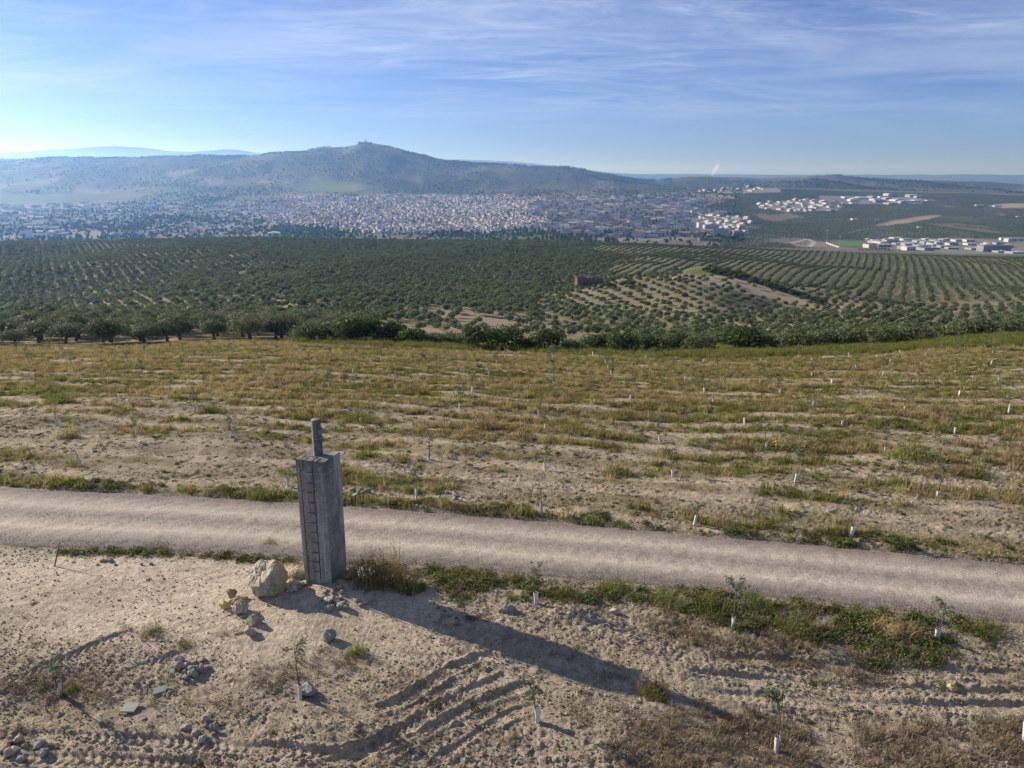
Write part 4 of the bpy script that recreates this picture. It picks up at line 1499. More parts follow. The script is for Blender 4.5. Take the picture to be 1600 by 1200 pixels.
rows_lab = {}
for j in range(0, 14):
    row = []
    for i in range(-18, 19):
        x = 1.3 + 5.6 * i + 0.34 * j + rs.gauss(0, 0.22)
        y = 28.6 - 1.5 * i + 6.0 * j + 0.010 * i * i + rs.gauss(0, 0.3)
        if y > 101 or y < float(far_edge(x)) + 0.6:
            continue
        if y > 88 and x / y > 0.3 and rs.random() < 0.3:
            continue
        z = gz(x, y)
        px, py, _ = proj(x, y, z)
        if not (4 < px < 1596):
            continue
        if rs.random() < 0.07:
            continue
        row.append((px, x, y))
    row.sort()
    for n, (px, x, y) in enumerate(row):
        sapling(x, y, f'young olive in white guard, {ordinal(n + 1)} from left, {ordinal(j + 1)} row beyond track', rs)


# ------------------------------------------------------------------ shrubs and trees along the far edge of the field
SHRUB = {}
for nm, mt in (('dark', 'shrub'), ('pale', 'shrub_pale')):
    SHRUB[nm] = [(trunk_mesh('trunk', 760 + k, M['bark'], 2.2, .12, 4, .9), crown_mesh('crown', 780 + k, M[mt], 2.1, 1.75, 1.55, 17, 110, .85, .30, .6, .72, 0.05)) for k in range(4)]
# pixel of its foot, width px, height px, tone, label
edge = [
    (540, 533, 44, 36, 'dark', 'dark green shrub, leftmost of the dark thicket at the field edge'),
    (572, 534, 56, 42, 'dark', 'tall dark green shrub, highest of the thicket behind the green strip'),
    (606, 537, 50, 36, 'dark', 'dark green shrub, third from left in the thicket'),
    (640, 538, 44, 30, 'dark', 'dark green shrub at the right end of the left thicket'),
    (676, 541, 42, 22, 'pale', 'low pale green shrub between the two dark thickets, left one'),
    (708, 543, 44, 24, 'pale', 'low pale green shrub between the two dark thickets, right one'),
    (748, 546, 44, 38, 'dark', 'dark green tree, left half of the middle pair'),
    (786, 549, 54, 42, 'dark', 'round leafy green tree standing at the middle of the field edge'),
    (824, 551, 36, 26, 'dark', 'low dark shrub right of the round leafy tree'),
    (857, 550, 52, 38, 'dark', 'broad green tree right of the middle of the field edge'),
    (894, 552, 40, 24, 'pale', 'low grey-green shrub right of the broad green tree'),
    (930, 551, 46, 34, 'dark', 'green shrub just left of the white stone heap'),
    (972, 551, 46, 34, 'dark', 'green shrub directly behind the white stone heap'),
    (1012, 552, 44, 32, 'dark', 'green shrub right of the white stone heap'),
    (1050, 553, 46, 34, 'dark', 'round dark shrub, second right of the white stone heap'),
    (1090, 551, 46, 30, 'pale', 'grey-green shrub left of the biggest dark bush'),
    (1150, 551, 80, 40, 'dark', 'biggest dark rounded bush at the edge on the right'),
    (1205, 548, 50, 28, 'pale', 'pale shrub just right of the biggest dark bush'),
    (1245, 544, 52, 30, 'pale', 'pale shrub behind the green grass strip, second right of the big bush'),
    (1290, 541, 54, 32, 'pale', 'pale olive-green shrub, third right of the big bush'),
    (1335, 538, 50, 28, 'pale', 'pale olive-green shrub, fourth right of the big bush'),
    (1380, 536, 54, 30, 'pale', 'pale olive-green shrub, fifth right of the big bush'),
    (1428, 533, 54, 28, 'pale', 'pale olive-green shrub, sixth right of the big bush'),
    (1478, 529, 50, 26, 'pale', 'pale shrub near the right end of the hedge'),
    (1530, 526, 56, 28, 'pale', 'low pale shrub, second last of the hedge on the right'),
    (1584, 522, 56, 26, 'pale', 'low pale shrub at the right edge of the picture'),
    (505, 531, 46, 28, 'pale', 'pale olive shrub left of the dark thicket'),
    (480, 527, 40, 26, 'pale', 'small pale olive shrub behind the heap at the grove corner'),
]
for k, (px, py, wpx, hpx, tone, lab) in enumerate(edge):
    Yd = 108.0 + (k % 3) * 1.8
    t = math.tan(PITCH + math.atan((py - 600) / 1200))
    X = (px - 800) / 1200 * (cP + t * sP) * Yd
    z = float(macro(np.array([X]), np.array([Yd]))[0])
    d = Yd * cP + (CAM_H - z) * sP
    tr, cr = SHRUB[tone][k % 4]
    sx = wpx / 1200 * d / 4.5 * 1.3
    sz = (hpx / 1200 * d + (zv(Yd, py) - z)) / 2.9
    e = link('shrub', None, None, (X, Yd, z - 0.1), (0, 0, rs.uniform(0, 6.28)), (sx, sx, max(0.6, sz)))
    tag(e, lab, 'shrub', 'shrubs along the far edge of the field')
    link('trunk', tr, e)
    link('crown', cr, e)


rk = random.Random(91)
line = []
for (a, b, n) in (((1100, 421), (1150, 428), 14), ((1150, 428), (1215, 449), 18), ((1215, 449), (1290, 474), 16), ((990, 442), (925, 449), 8)):
    for k in range(n):
        f = (k + rk.uniform(.1, .9)) / n
        line.append((a[0] + (b[0] - a[0]) * f, a[1] + (b[1] - a[1]) * f + rk.uniform(-1, 2.5)))
line.sort()
for k, (px, py) in enumerate(line):
    x, y = gp(px, py + 3, 300, 540)
    tr, cr = SHRUB['dark'][k % 4]
    sc_ = rk.uniform(.75, 1.25)
    e = link('oak_tree', None, None, (x, y, float(macro(np.array([x]), np.array([y]))[0]) - .2), (0, 0, rk.uniform(0, 6.28)), (sc_, sc_, sc_ * rk.uniform(.9, 1.3)))
    tag(e, f'dark leafy tree, {ordinal(k + 1)} from left along the crest of the spur', 'tree', 'dark trees on the crest of the spur')
    link('trunk', tr, e)
    link('crown', cr, e)


# ------------------------------------------------------------------ tufts, weeds, clods
def tuft_mesh(name, seed, mat, blades, h, spread, width, lean=0.5):
    rng = np.random.default_rng(seed)
    V, F = [], []
    for k in range(blades):
        a = rng.uniform(0, 6.283); r = spread * math.sqrt(rng.random())
        bx, by = r * math.cos(a), r * math.sin(a)
        d = rng.uniform(0, 6.283)
        hh = h * rng.uniform(.45, 1.1)
        ln = lean * rng.uniform(.1, 1.0) * hh
        wx, wy = -math.sin(d) * width, math.cos(d) * width
        mx, my = bx + math.cos(d) * ln * .35, by + math.sin(d) * ln * .35
        tx, ty = bx + math.cos(d) * ln, by + math.sin(d) * ln
        o = len(V)
        V += [(bx - wx, by - wy, -.03), (bx + wx, by + wy, -.03), (mx + wx * .8, my + wy * .8, hh * .6), (mx - wx * .8, my - wy * .8, hh * .6), (tx, ty, hh)]
        F += [(o, o + 1, o + 2, o + 3), (o + 3, o + 2, o + 4)]
    return mesh_np(name, V, F, M[mat])


def weed_mesh(name, seed, mat, n, rx, h, leaf, aspect=.5):
    rng = np.random.default_rng(seed)
    q = rng.normal(0, 1, (n, 3)); q /= np.linalg.norm(q, axis=1)[:, None]
    q[:, 2] = np.abs(q[:, 2])
    lump = 0.75 + 0.35 * np.sin(q[:, 0] * 4 + seed) * np.cos(q[:, 1] * 5 + seed)
    C = q * (rng.random((n, 1)) ** .45) * lump[:, None] * np.array([rx, rx, h])
    V, F = leaf_quads(C, q + np.array([0, 0, .4]), leaf, rng, aspect)
    return mesh_np(name, V, F, M[mat])


DRY = proto_collection('dry_tuft', [tuft_mesh('tuft', 800 + k, 'drygrass', 34, .42, .26, .011) for k in range(4)] + [tuft_mesh('tuft', 810 + k, 'greengrass', 34, .34, .26, .012) for k in range(3)])
GREEN = proto_collection('green_tuft', [tuft_mesh('tuft', 820 + k, 'greengrass', 40, .55, .34, .014) for k in range(4)])
WEED = proto_collection('weed_tuft', [weed_mesh('weed', 830 + k, 'weed', 110, .30, .19, .075) for k in range(3)] + [weed_mesh('weed', 836 + k, 'greengrass', 90, .28, .21, .07, .35) for k in range(2)] + [weed_mesh('weed', 838 + k, 'deadweed', 90, .27, .20, .06, .3) for k in range(2)])
DEAD = proto_collection('dead_tuft', [tuft_mesh('tuft', 840 + k, 'deadweed', 30, .20, .17, .006, 1.0) for k in range(3)] + [weed_mesh('weed', 846 + k, 'deadweed', 55, .17, .13, .05, .3) for k in range(2)])
LOW = proto_collection('low_tuft', [weed_mesh('weed', 850 + k, 'weed', 40, .20, .07, .075) for k in range(2)] + [weed_mesh('weed', 856 + k, 'deadweed', 46, .24, .08, .06, .3) for k in range(2)] + [weed_mesh('weed', 858 + k, 'drygrass', 46, .24, .10, .06, .25) for k in range(2)])
CLOD = proto_collection('soil_lump', [rock_mesh('clod', 860 + k, M['clod'], (1, .85, .75), 1, 8, .08) for k in range(4)] + [rock_mesh('clod', 866 + k, M['stone'], (1, .8, .7), 1, 8, .05) for k in range(2)])


def fan_random(n, y0, y1, um=0.95, pw=1.0):
    """random ground points in the wedge in front of the camera"""
    n = int(n * um / 0.8)
    Y = np.sqrt(RNG.uniform(y0 ** 2, y1 ** 2, n)) if pw == 1 else y0 * (y1 / y0) ** RNG.random(n)
    return RNG.uniform(-um, um, n) * Y, Y


def do_scatter(name, x, y, keep, coll, nk, lo, hi, label, zmul=(.8, 1.2), idx=None, tilt=.08, sink=0.0):
    x, y = x[keep], y[keep]
    z = ground_z(x, y) - sink
    n = len(x)
    scatter(name, np.stack([x, y, z], 1), rz3(n, tilt), rs3(n, lo, hi, zmul), RNG.integers(0, nk, n) if idx is None else idx[keep], coll, label)


# the planted field
x, y = fan_random(170000, 26, 112)
fc = field_cover(x, y)
gnoise = np.clip(0.5 + 0.9 * fbm(x / 11, y / 6, 3, 87) + 0.35 * fbm(x / 2.5, y / 2, 2, 89), 0, 1)
keep = (RNG.random(len(x)) < np.clip(fc - 0.2, 0, 1) ** 1.3 * 1.1) & (y > far_edge(x) + .15) & (green_strip(x, y) < .6)
pick = np.where(RNG.random(len(x)) < gnoise * 0.74, RNG.integers(4, 7, len(x)), RNG.integers(0, 4, len(x)))
do_scatter('dry_grass', x, y, keep, DRY, 7, .35, 1.3, 'yellow and olive dry grass covering the planted field', (.45, 1.0), pick)
x, y = fan_random(70000, 25, 75)
fc = field_cover(x, y)
keep = (RNG.random(len(x)) < 0.16 + 0.8 * np.clip(fbm(x / 2.2, y / 1.4, 3, 141), 0, 1)) & (y > far_edge(x) + .1)
do_scatter('low_weeds', x, y, keep, LOW, 6, .4, 1.3, 'low weeds on the ploughed ground beyond the track', (.7, 1.6))
# lush strip
x, y = fan_random(60000, 86, 131)
keep = RNG.random(len(x)) < green_strip(x, y) * 0.75
do_scatter('tall_green_grass', x, y, keep, GREEN, 4, .9, 1.7, 'lush green grass strip along the far edge of the field', (.7, 1.2))
# the verge and the foreground
x, y = fan_random(60000, 10, 33)
g = near_green(x, y)
dn = near_edge(x) - y
fd = y - far_edge(x)
keep = ((RNG.random(len(x)) < np.clip(g - .25, 0, 1) * 1.0) & (dn > .05)) | ((fd > 0.0) & (fd < 1.3) & (RNG.random(len(x)) < .40 * np.clip(.25 + fbm(x / 1.6, y / 1.0, 3, 143), 0, 1)))
do_scatter('verge_weeds', x, y, keep, WEED, 7, .45, 1.3, 'green weeds along both verges of the gravel track', (.6, 1.3), np.where(RNG.random(len(x)) < .70, RNG.integers(0, 5, len(x)), RNG.integers(5, 7, len(x))))
x, y = fan_random(90000, 10, 27)
b = near_brown(x, y)
dn = near_edge(x) - y
keep = (RNG.random(len(x)) < np.clip(b - .18, 0, 1) * .38 + 0.012 * (1 - pale_zone(x, y))) & (dn > .2)
do_scatter('dead_weeds', x, y, keep, DEAD, 5, .4, 1.15, 'dead brown weeds and litter on the foreground soil', (.6, 1.2))
x, y = fan_random(20000, 10, 24)
dn = near_edge(x) - y
keep = (RNG.random(len(x)) < .5 * np.clip(fbm(x / 1.7, y / 1.2, 3, 147) - .35, 0, 1) * (1 - .7 * pale_zone(x, y))) & (dn > .2)
do_scatter('sparse_weeds', x, y, keep, LOW, 6, .4, 1.0, 'sparse small weeds on the foreground soil', (.7, 1.5))
# clods and pebbles
x, y = fan_random(330000, 10, 52)
dn = near_edge(x) - y
fd = y - far_edge(x)
cl_n = np.clip(.30 + .9 * fbm(x / 1.9, y / 1.2, 3, 151), 0, 1) * (1 - .80 * pale_zone(x, y))
keep = (RNG.random(len(x)) < .42 * cl_n) & ((dn > .1) | (fd > .1))
xs_, ys_ = x[keep], y[keep]
nn_ = len(xs_)
sz = .025 + .10 * RNG.random(nn_) ** 3.5
scatter('soil_clods', np.stack([xs_, ys_, ground_z(xs_, ys_) + sz * .12], 1), rz3(nn_, .5), np.stack([sz, sz, sz], 1), RNG.integers(0, 6, nn_), CLOD, 'soil clods and pebbles strewn over the bare ground')
x, y = fan_random(150000, 10.5, 25)
dn = near_edge(x) - y
cl_n = np.clip(.50 + .7 * fbm(x / 1.3, y / 0.9, 3, 153), .04, 1) * (1 - .86 * pale_zone(x, y))
keep = (RNG.random(len(x)) < .62 * cl_n) & (dn > .1)
xs_, ys_ = x[keep], y[keep]
nn_ = len(xs_)
sz = .022 + .055 * RNG.random(nn_) ** 2.2
scatter('pebbles', np.stack([xs_, ys_, ground_z(xs_, ys_) + sz * .15], 1), rz3(nn_, .6), np.stack([sz, sz, sz], 1), RNG.integers(0, 6, nn_), CLOD, 'pebbles and crumbs of soil over the foreground')
# coarse gravel along the edges of the track
x = RNG.uniform(-21, 18, 9000)
s_ = RNG.random(9000) < .5
y = np.where(s_, near_edge(x) + np.abs(RNG.normal(0, .25, 9000)) - .3, far_edge(x) - np.abs(RNG.normal(0, .22, 9000)) + .25)
sz = .02 + .035 * RNG.random(9000) ** 2
scatter('loose_gravel', np.stack([x, y, macro(x, y) + .03], 1), rz3(9000, .5), np.stack([sz, sz, sz], 1), RNG.integers(0, 6, 9000), CLOD, 'loose gravel along the edges of the track')

x = RNG.uniform(-21, 18, 7000)
y = near_edge(x) + (far_edge(x) - near_edge(x)) * RNG.choice([.08, .5, .92], 7000) + RNG.normal(0, .3, 7000)
sz = .018 + .028 * RNG.random(7000) ** 2
scatter('road_gravel', np.stack([x, y, macro(x, y) + .045], 1), rz3(7000, .5), np.stack([sz, sz, sz], 1), RNG.integers(0, 6, 7000), CLOD, 'small stones lying between the wheel lines of the track')

# single bushes one can point at: foot pixel, width m, height m, kind, label
BUSH = {'gold': [(tuft_mesh('stems', 870 + k, 'drygrass', 190, .85, .60, .008, .9), weed_mesh('foliage', 876 + k, 'greengrass' if k else 'drygrass', 1300, .80, .85, .105, .3)) for k in range(2)],
        'green': [(tuft_mesh('stems', 880 + k, 'greengrass', 140, .85, .6, .009, .9), weed_mesh('foliage', 886 + k, 'weed', 900, .8, .78, .07, .4)) for k in range(2)]}
for k, (px, py, w, h, kd, lab) in enumerate([
    (590, 916, 2.2, 1.30, 'gold', 'big golden-green bush right behind the concrete pillar'),
    (638, 920, 1.3, 0.75, 'gold', 'smaller dry golden bush right of the big one'),
    (558, 1020, 0.75, 0.55, 'green', 'round green bush on pale soil in front of the pillar'),
    (405, 779, 1.25, 0.65, 'green', 'bright green bush beyond the track left of the pillar'),
    (95, 630, 2.9, 1.0, 'green', 'broad dark green weed clump in the field on the left'),
    (325, 645, 2.0, 0.7, 'gold', 'golden weed clump left of a sapling in the field'),
    (105, 682, 1.8, 0.75, 'gold', 'golden weed clump beside a white guard on the left'),
    (560, 655, 2.2, 0.8, 'green', 'green weed clump in the field behind the pillar post'),
    (755, 672, 2.6, 1.0, 'gold', 'large golden weed clump in the field right of the pillar'),
    (895, 677, 2.2, 0.8, 'green', 'green weed clump beside the column of saplings'),
    (965, 655, 2.4, 0.8, 'green', 'rounded green weed clump in the middle of the field'),
    (640, 612, 2.6, 0.8, 'gold', 'olive-brown weed clump farther up the field'),
    (860, 616, 2.2, 0.7, 'green', 'green weed clump at a sapling far up the field'),
    (965, 738, 2.0, 0.7, 'gold', 'rusty brown grass clump in the near field'),
    (1240, 700, 3.2, 0.8, 'gold', 'long olive weed clump in the right field'),
    (1430, 716, 3.2, 0.8, 'gold', 'dark olive weed clump in the far right field'),
    (238, 992, 0.9, 0.28, 'green', 'flat green weed patch on pale soil in the left foreground'),
    (290, 1012, 0.6, 0.2, 'green', 'small flat weed patch beside the larger one'),
    (110, 1078, 0.45, 0.26, 'green', 'small green weed tuft beside the leaning guard'),
    (245, 858, 1.0, 0.3, 'green', 'green weed tuft on the near edge of the track'),
    (420, 850, 0.9, 0.3, 'gold', 'golden weed tuft behind the large boulder'),
    (1020, 1085, 1.0, 0.5, 'gold', 'brown weed clump at the end of the pillar shadow'),
    (880, 935, 1.5, 0.5, 'green', 'bright green weeds beside the first verge sapling'),
    (960, 925, 1.7, 0.55, 'green', 'bright green weeds along the verge, right of the sapling'),
    (1040, 945, 1.6, 0.55, 'green', 'thick green weeds on the verge near the middle'),
    (1110, 955, 1.5, 0.6, 'green', 'thick green weeds left of the middle verge sapling'),
    (1185, 950, 1.4, 0.6, 'green', 'thick green weeds right of the middle verge sapling'),
    (1250, 990, 1.6, 0.55, 'gold', 'brown weed clump on the bank of the right verge'),
    (1400, 995, 1.5, 0.5, 'gold', 'olive weed clump left of the right verge sapling'),
    (1540, 985, 1.4, 0.45, 'green', 'green weeds right of the right verge sapling'),
]):
    x, y = gp(px, py)
    st, fo = BUSH[kd][k % 2]
    e = link('weed_bush', None, None, (x, y, gz(x, y) - .03), (0, 0, rs.uniform(0, 6.28)), (w / 1.5, w / 1.7, h / .9))
    tag(e, lab, 'bush', 'weed clumps')
    link('stems', st, e)
    link('foliage', fo, e)


# ------------------------------------------------------------------ stone heaps and the ruined farmhouse on the spur
def heap(label, px, py, lo, hi, wpx, hpx, n, s0, s1, seed):
    rng = np.random.default_rng(seed)
    x0, y0 = gp(px, py, lo, hi)
    d = y0
    w = wpx / 1200 * d
    hgt = hpx / 1200 * d
    a = rng.normal(0, .5, n); b = rng.normal(0, .35, n)
    x = x0 + a * w * .5; y = y0 + b * w * .35
    z = macro(x, y) + hgt * .75 * np.exp(-(a ** 2 + b ** 2) * 2.0) * rng.random(n)
    s = rng.uniform(s0, s1, n)
    scatter('stone_heap', np.stack([x, y, z], 1), rz3(n, .6), np.stack([s, s, s], 1), rng.integers(0, 3, n), PALE, label)


PALE = proto_collection('pale_stone', [rock_mesh('stone', 900 + k, M['stone'], (1, .8, .75), 2, 10, .05) for k in range(3)])
heap('heap of white field stones at the far edge of the field', 957, 553, 0, 112, 44, 10, 190, .28, .75, 1)
heap('small heap of pale stones at the corner of the left grove', 440, 524, 0, 130, 22, 7, 60, .3, .9, 2)
heap('white rock outcrop on the spur left of the ruin', 852, 478, 250, 520, 20, 5, 40, .8, 2.2, 3)
heap('white rocks below the ruined farmhouse', 958, 467, 250, 520, 20, 5, 40, .8, 2.4, 4)
heap('scattered white rocks on the crest of the spur', 1060, 437, 300, 520, 60, 5, 90, .8, 2.6, 5)


def wall_with_openings(L, h, t, holes, top, rng):
    """a wall of upright bays with openings, its top edge broken; returns verts, faces"""
    parts = []
    xs = sorted({0.0, L} | {a for a, b, c, d in holes} | {b for a, b, c, d in holes} | {L * k / 7 for k in range(1, 7)})
    for a, b in zip(xs[:-1], xs[1:]):
        m = (a + b) / 2
        hh = h * (1 - top * rng.random())
        hole = [q for q in holes if q[0] <= m <= q[1]]
        if hole:
            _, _, c, d = hole[0]
            if c > 0.05:
                parts.append(box_vf(a, b, 0, t, -1.0, c))
            if hh > d + .1:
                parts.append(box_vf(a, b, 0, t, d, hh))
        else:
            parts.append(box_vf(a, b, 0, t, -1.0, hh))
    return join(parts)


def build_ruin():
    x, y = gp(924, 447, 300, 520)
    z = float(macro(np.array([x]), np.array([y]))[0])
    root = link('ruined_farmhouse', None, None, (x, y, z), (0, 0, math.radians(8)), (1.1, 1.1, 1.1))
    tag(root, 'ruined roofless brick farmhouse on the crest of the spur', 'ruin')
    rng = random.Random(5)
    mb = mat_simple('old_brick', (.155, .098, .075), (.11, .078, .064), 1.2, .95, .5, .05)
    mg = mat_simple('grey_masonry', (.15, .135, .12), (.095, .09, .085), 0.9, .95, .5, .05)
    mw = mat_simple('whitewash', (.62, .60, .56), (.5, .48, .45), 1.5, .95)
    def w(nm, L, h, holes, top, loc, rz, m):
        v, f = wall_with_openings(L, h, .45, holes, top, rng)
        link(nm, mesh_np(nm, v, f, m), root, loc, (0, 0, rz))
    w('brick_wall', 6.5, 5.6, [(1.2, 2.2, 0, 2.1), (3.8, 4.8, 1.0, 2.2)], .18, (-8.5, -3, 0), 0, mb)
    w('brick_wall', 6.5, 5.2, [(2.5, 3.5, 1, 2.4)], .3, (-8.5, 3.2, 0), 0, mb)
    w('brick_wall', 6.0, 5.6, [], .25, (-8.05, -2.5, 0), math.pi / 2, mb)
    w('stone_wall', 11.5, 5.4, [(1.0, 2.0, .9, 2.3), (3.4, 4.6, 0, 2.4), (6.2, 7.2, .9, 2.4), (9.0, 9.9, .9, 2.4)], .3, (-1.9, -3.05, 0), 0, mg)
    w('stone_wall', 11.5, 4.6, [], .4, (-1.9, 3.2, 0), 0, mg)
    w('stone_wall', 6.0, 5.8, [(2.3, 3.3, 1, 2.4)], .3, (9.9, -2.5, 0), math.pi / 2, mg)
    w('stone_wall', 6.0, 5.2, [], .3, (-1.5, -2.5, 0), math.pi / 2, mg)
    for k in range(5):
        v, f = box_vf(0, .8, 0, .4, -.5, .55 + .2 * rng.random())
        link('whitewashed_block', mesh_np('whitewashed_block', v, f, mw), root, (-10.2 + k * 1.75, -5.2, 0), (0, 0, rng.uniform(-.1, .1)))


build_ruin()


# ------------------------------------------------------------------ the town
WALLS = {'white': (.53, .535, .54), 'cream': (.55, .50, .42), 'grey': (.30, .305, .315), 'brick': (.36, .23, .16), 'pale': (.47, .46, .44), 'blue': (.25, .42, .62)}
ROOFS = {'tile': (.27, .19, .15), 'grey': (.36, .36, .37), 'white': (.42, .425, .44), 'dark': (.12, .12, .13), 'sand': (.42, .36, .29)}
TM = {}
for k, c in list(WALLS.items()) + list(ROOFS.items()):
    if k not in TM:
        pass
WM = {k: mat_simple('wall_' + k, c, tuple(a * .86 for a in c), .25, .85) for k, c in WALLS.items()}
RM = {k: mat_simple('roof_' + k, c, tuple(a * .8 for a in c), .2, .85) for k, c in ROOFS.items()}
GLASS = mat_simple('window_dark', (.03, .035, .045), (.05, .055, .065), 1, .25, 0, 0, .5)

BUILD = []          # x, y, w, d, h, rot, wall, roof, roofkind, district


def district(poly, name, dx, dy, rot, jit, keep, wr, dr, hr, walls, roofs, rk, y0, y1, seed, skip=0):
    rng = random.Random(seed)
    xs = [p[0] for p in poly]
    X0 = min((p - 800) / 1200 * .98 * y for p in (min(xs), max(xs)) for y in (y0, y1))
    X1 = max((p - 800) / 1200 * .98 * y for p in (min(xs), max(xs)) for y in (y0, y1))
    x, y = grid_pts(X0, X1, y0, y1, dx, dy, rot, jit, seed)
    z = macro(x, y)
    px, py, _ = proj(x, y, z)
    ins = in_poly(px + 26 * fbm(x / 210, y / 260, 2, seed + 50), py + 3.5 * fbm(x / 160, y / 300, 2, seed + 60), [poly]) > 0
    st = fbm(x / 240, y / 330, 2, seed)
    for i in np.nonzero(ins)[0]:
        if rng.random() > keep * (1 + .5 * st[i]):
            continue
        if skip and (int((x[i] * math.cos(rot) + y[i] * math.sin(rot)) // dx) % skip == 0):
            continue
        h = rng.uniform(*hr) if rng.random() > .06 else hr[1] * 1.35
        BUILD.append((x[i], y[i], rng.uniform(*wr), rng.uniform(*dr), h, rot + rng.gauss(0, .05) + (math.pi / 2 if rng.random() < .3 else 0), rng.choice(walls), rng.choice(roofs), rng.choice(rk), name, z[i], px[i], py[i]))


P_OLD_A = [p for p in P_OLD]
district(P_OLD_A, 'old', 10.5, 17.0, .55, .7, .52, (9, 12), (10, 14), (5.0, 9.5), ['white'] * 5 + ['cream', 'pale', 'pale', 'grey'], ['tile', 'tile', 'tile', 'sand', 'grey'], ['gable', 'gable', 'flat'], 2350, 4900, 1, 5)
district(P_OLD_A, 'old', 17.0, 10.5, .15, .7, .36, (10, 14), (9, 12), (5.0, 9.5), ['white'] * 5 + ['cream', 'pale', 'grey'], ['tile', 'tile', 'sand', 'white'], ['gable', 'flat'], 2350, 4900, 31, 6)
district(P_FLATS, 'flats', 34, 44, -.5, 3, .70, (12, 16), (24, 42), (8, 19), ['white', 'pale', 'brick', 'cream', 'pale', 'white', 'grey'], ['tile', 'grey', 'sand', 'tile'], ['gable', 'flat', 'flat'], 2150, 4300, 2, 5)
district([(850, 312), (940, 306), (1060, 302), (1085, 318), (1000, 332), (850, 332)], 'terraces', 18, 44, -.62, 1.5, .8, (9, 11), (30, 40), (6, 8.5), ['white', 'white', 'cream', 'pale'], ['tile', 'tile', 'sand'], ['gable'], 3300, 4700, 3)
district(P_LEFT, 'left', 62, 58, .2, 14, .50, (18, 40), (22, 60), (4.5, 7.5), ['white', 'pale', 'white', 'grey', 'cream'], ['white', 'grey', 'white', 'sand', 'tile'], ['gable', 'flat', 'low'], 2150, 4400, 4)
district(P_LEFT, 'leftsmall', 30, 34, .5, 8, .16, (8, 14), (9, 16), (4, 8), ['white', 'white', 'cream'], ['tile', 'sand', 'white'], ['gable', 'flat'], 2600, 4700, 5)
district(P_HILL, 'hill', 40, 46, .3, 9, .45, (10, 24), (12, 30), (3.5, 6.5), ['white', 'pale', 'pale', 'cream', 'grey'], ['tile', 'white', 'grey', 'sand'], ['gable', 'flat', 'low'], 2600, 4900, 6)
district(P_SHEDS, 'sheds', 70, 80, .12, 14, .5, (30, 60), (24, 50), (6, 10), ['white', 'pale', 'grey'], ['white', 'grey', 'white'], ['low', 'flat'], 3500, 4900, 7)
district(P_UP, 'up', 56, 80, .3, 14, .38, (12, 30), (14, 30), (4, 7), ['pale', 'pale', 'brick', 'cream'], ['tile', 'white', 'sand'], ['gable', 'low'], 4000, 5600, 8)
district(P_CRES, 'crescent', 26, 30, .35, 2, .85, (10, 14), (18, 26), (9, 14), ['white', 'white', 'pale'], ['white', 'sand', 'tile'], ['flat', 'gable'], 2150, 3200, 9)
district(P_RIGHT, 'right', 52, 48, .10, 9, .55, (16, 38), (14, 30), (3.5, 6.5), ['pale', 'grey', 'grey', 'cream', 'grey', 'white'], ['white', 'grey', 'sand', 'grey', 'dark'], ['low', 'flat', 'low', 'flat'], 1700, 2250, 10)


def special(px, py, w, d, h, rot, wall, roof, rk, name):
    x, y = gp(px, py, 1500, 6000)
    BUILD.append((x, y, w, d, h, rot, wall, roof, rk, name, float(macro(np.array([x]), np.array([y]))[0]), px, py))


for a in [(1419, 391, 26, 18, 9, .3, 'white', 'white', 'low', 'right'), (1465, 384, 14, 12, 10, 0, 'blue', 'white', 'flat', 'right'),
          (1552, 393, 68, 24, 15, .08, 'grey', 'dark', 'flat', 'right'), (1385, 385, 36, 14, 7, .25, 'white', 'white', 'low', 'right'),
          (1450, 382, 15, 14, 10, 0, 'cream', 'white', 'flat', 'right'), (1582, 376, 70, 12, 8, -.1, 'white', 'white', 'low', 'right'),
          (1335, 344, 22, 16, 6, 0, 'white', 'white', 'flat', 'lone'), (1436, 357, 12, 10, 6, 0, 'white', 'white', 'flat', 'lone'),
          (1370, 345, 12, 10, 5, 0, 'white', 'tile', 'gable', 'lone'), (1590, 340, 12, 10, 5, 0, 'white', 'white', 'flat', 'lone'),
          (1425, 316, 110, 16, 7, .05, 'white', 'white', 'low', 'sheds'), (1530, 322, 40, 12, 6, .05, 'white', 'white', 'low', 'lone'), (1558, 323, 36, 12, 6, .05, 'white', 'white', 'low', 'lone'),
          (716, 318, 12, 12, 34, .3, 'cream', 'tile', 'gable', 'old'), (560, 332, 20, 40, 16, .3, 'cream', 'tile', 'gable', 'old'), (668, 358, 22, 12, 18, .3, 'cream', 'white', 'flat', 'flats'), (655, 366, 34, 14, 13, .2, 'white', 'white', 'flat', 'flats'), (770, 352, 16, 12, 20, .2, 'cream', 'sand', 'flat', 'flats'),
          (840, 330, 12, 11, 26, 0, 'cream', 'sand', 'flat', 'flats'), (983, 358, 10, 14, 26, .2, 'cream', 'tile', 'flat', 'flats'), (1082, 338, 14, 12, 24, .1, 'cream', 'tile', 'flat', 'flats'),
          (1040, 354, 34, 11, 9, .4, 'cream', 'white', 'flat', 'flats'), (1106, 345, 38, 14, 13, .3, 'cream', 'tile', 'gable', 'crescent'), (1062, 322, 16, 16, 15, 0, 'white', 'tile', 'gable', 'flats'),
          (1110, 376, 62, 10, 6, 0, 'brick', 'tile', 'gable', 'flats'), (600, 360, 28, 14, 11, .2, 'white', 'grey', 'flat', 'old')]:
    special(*a)


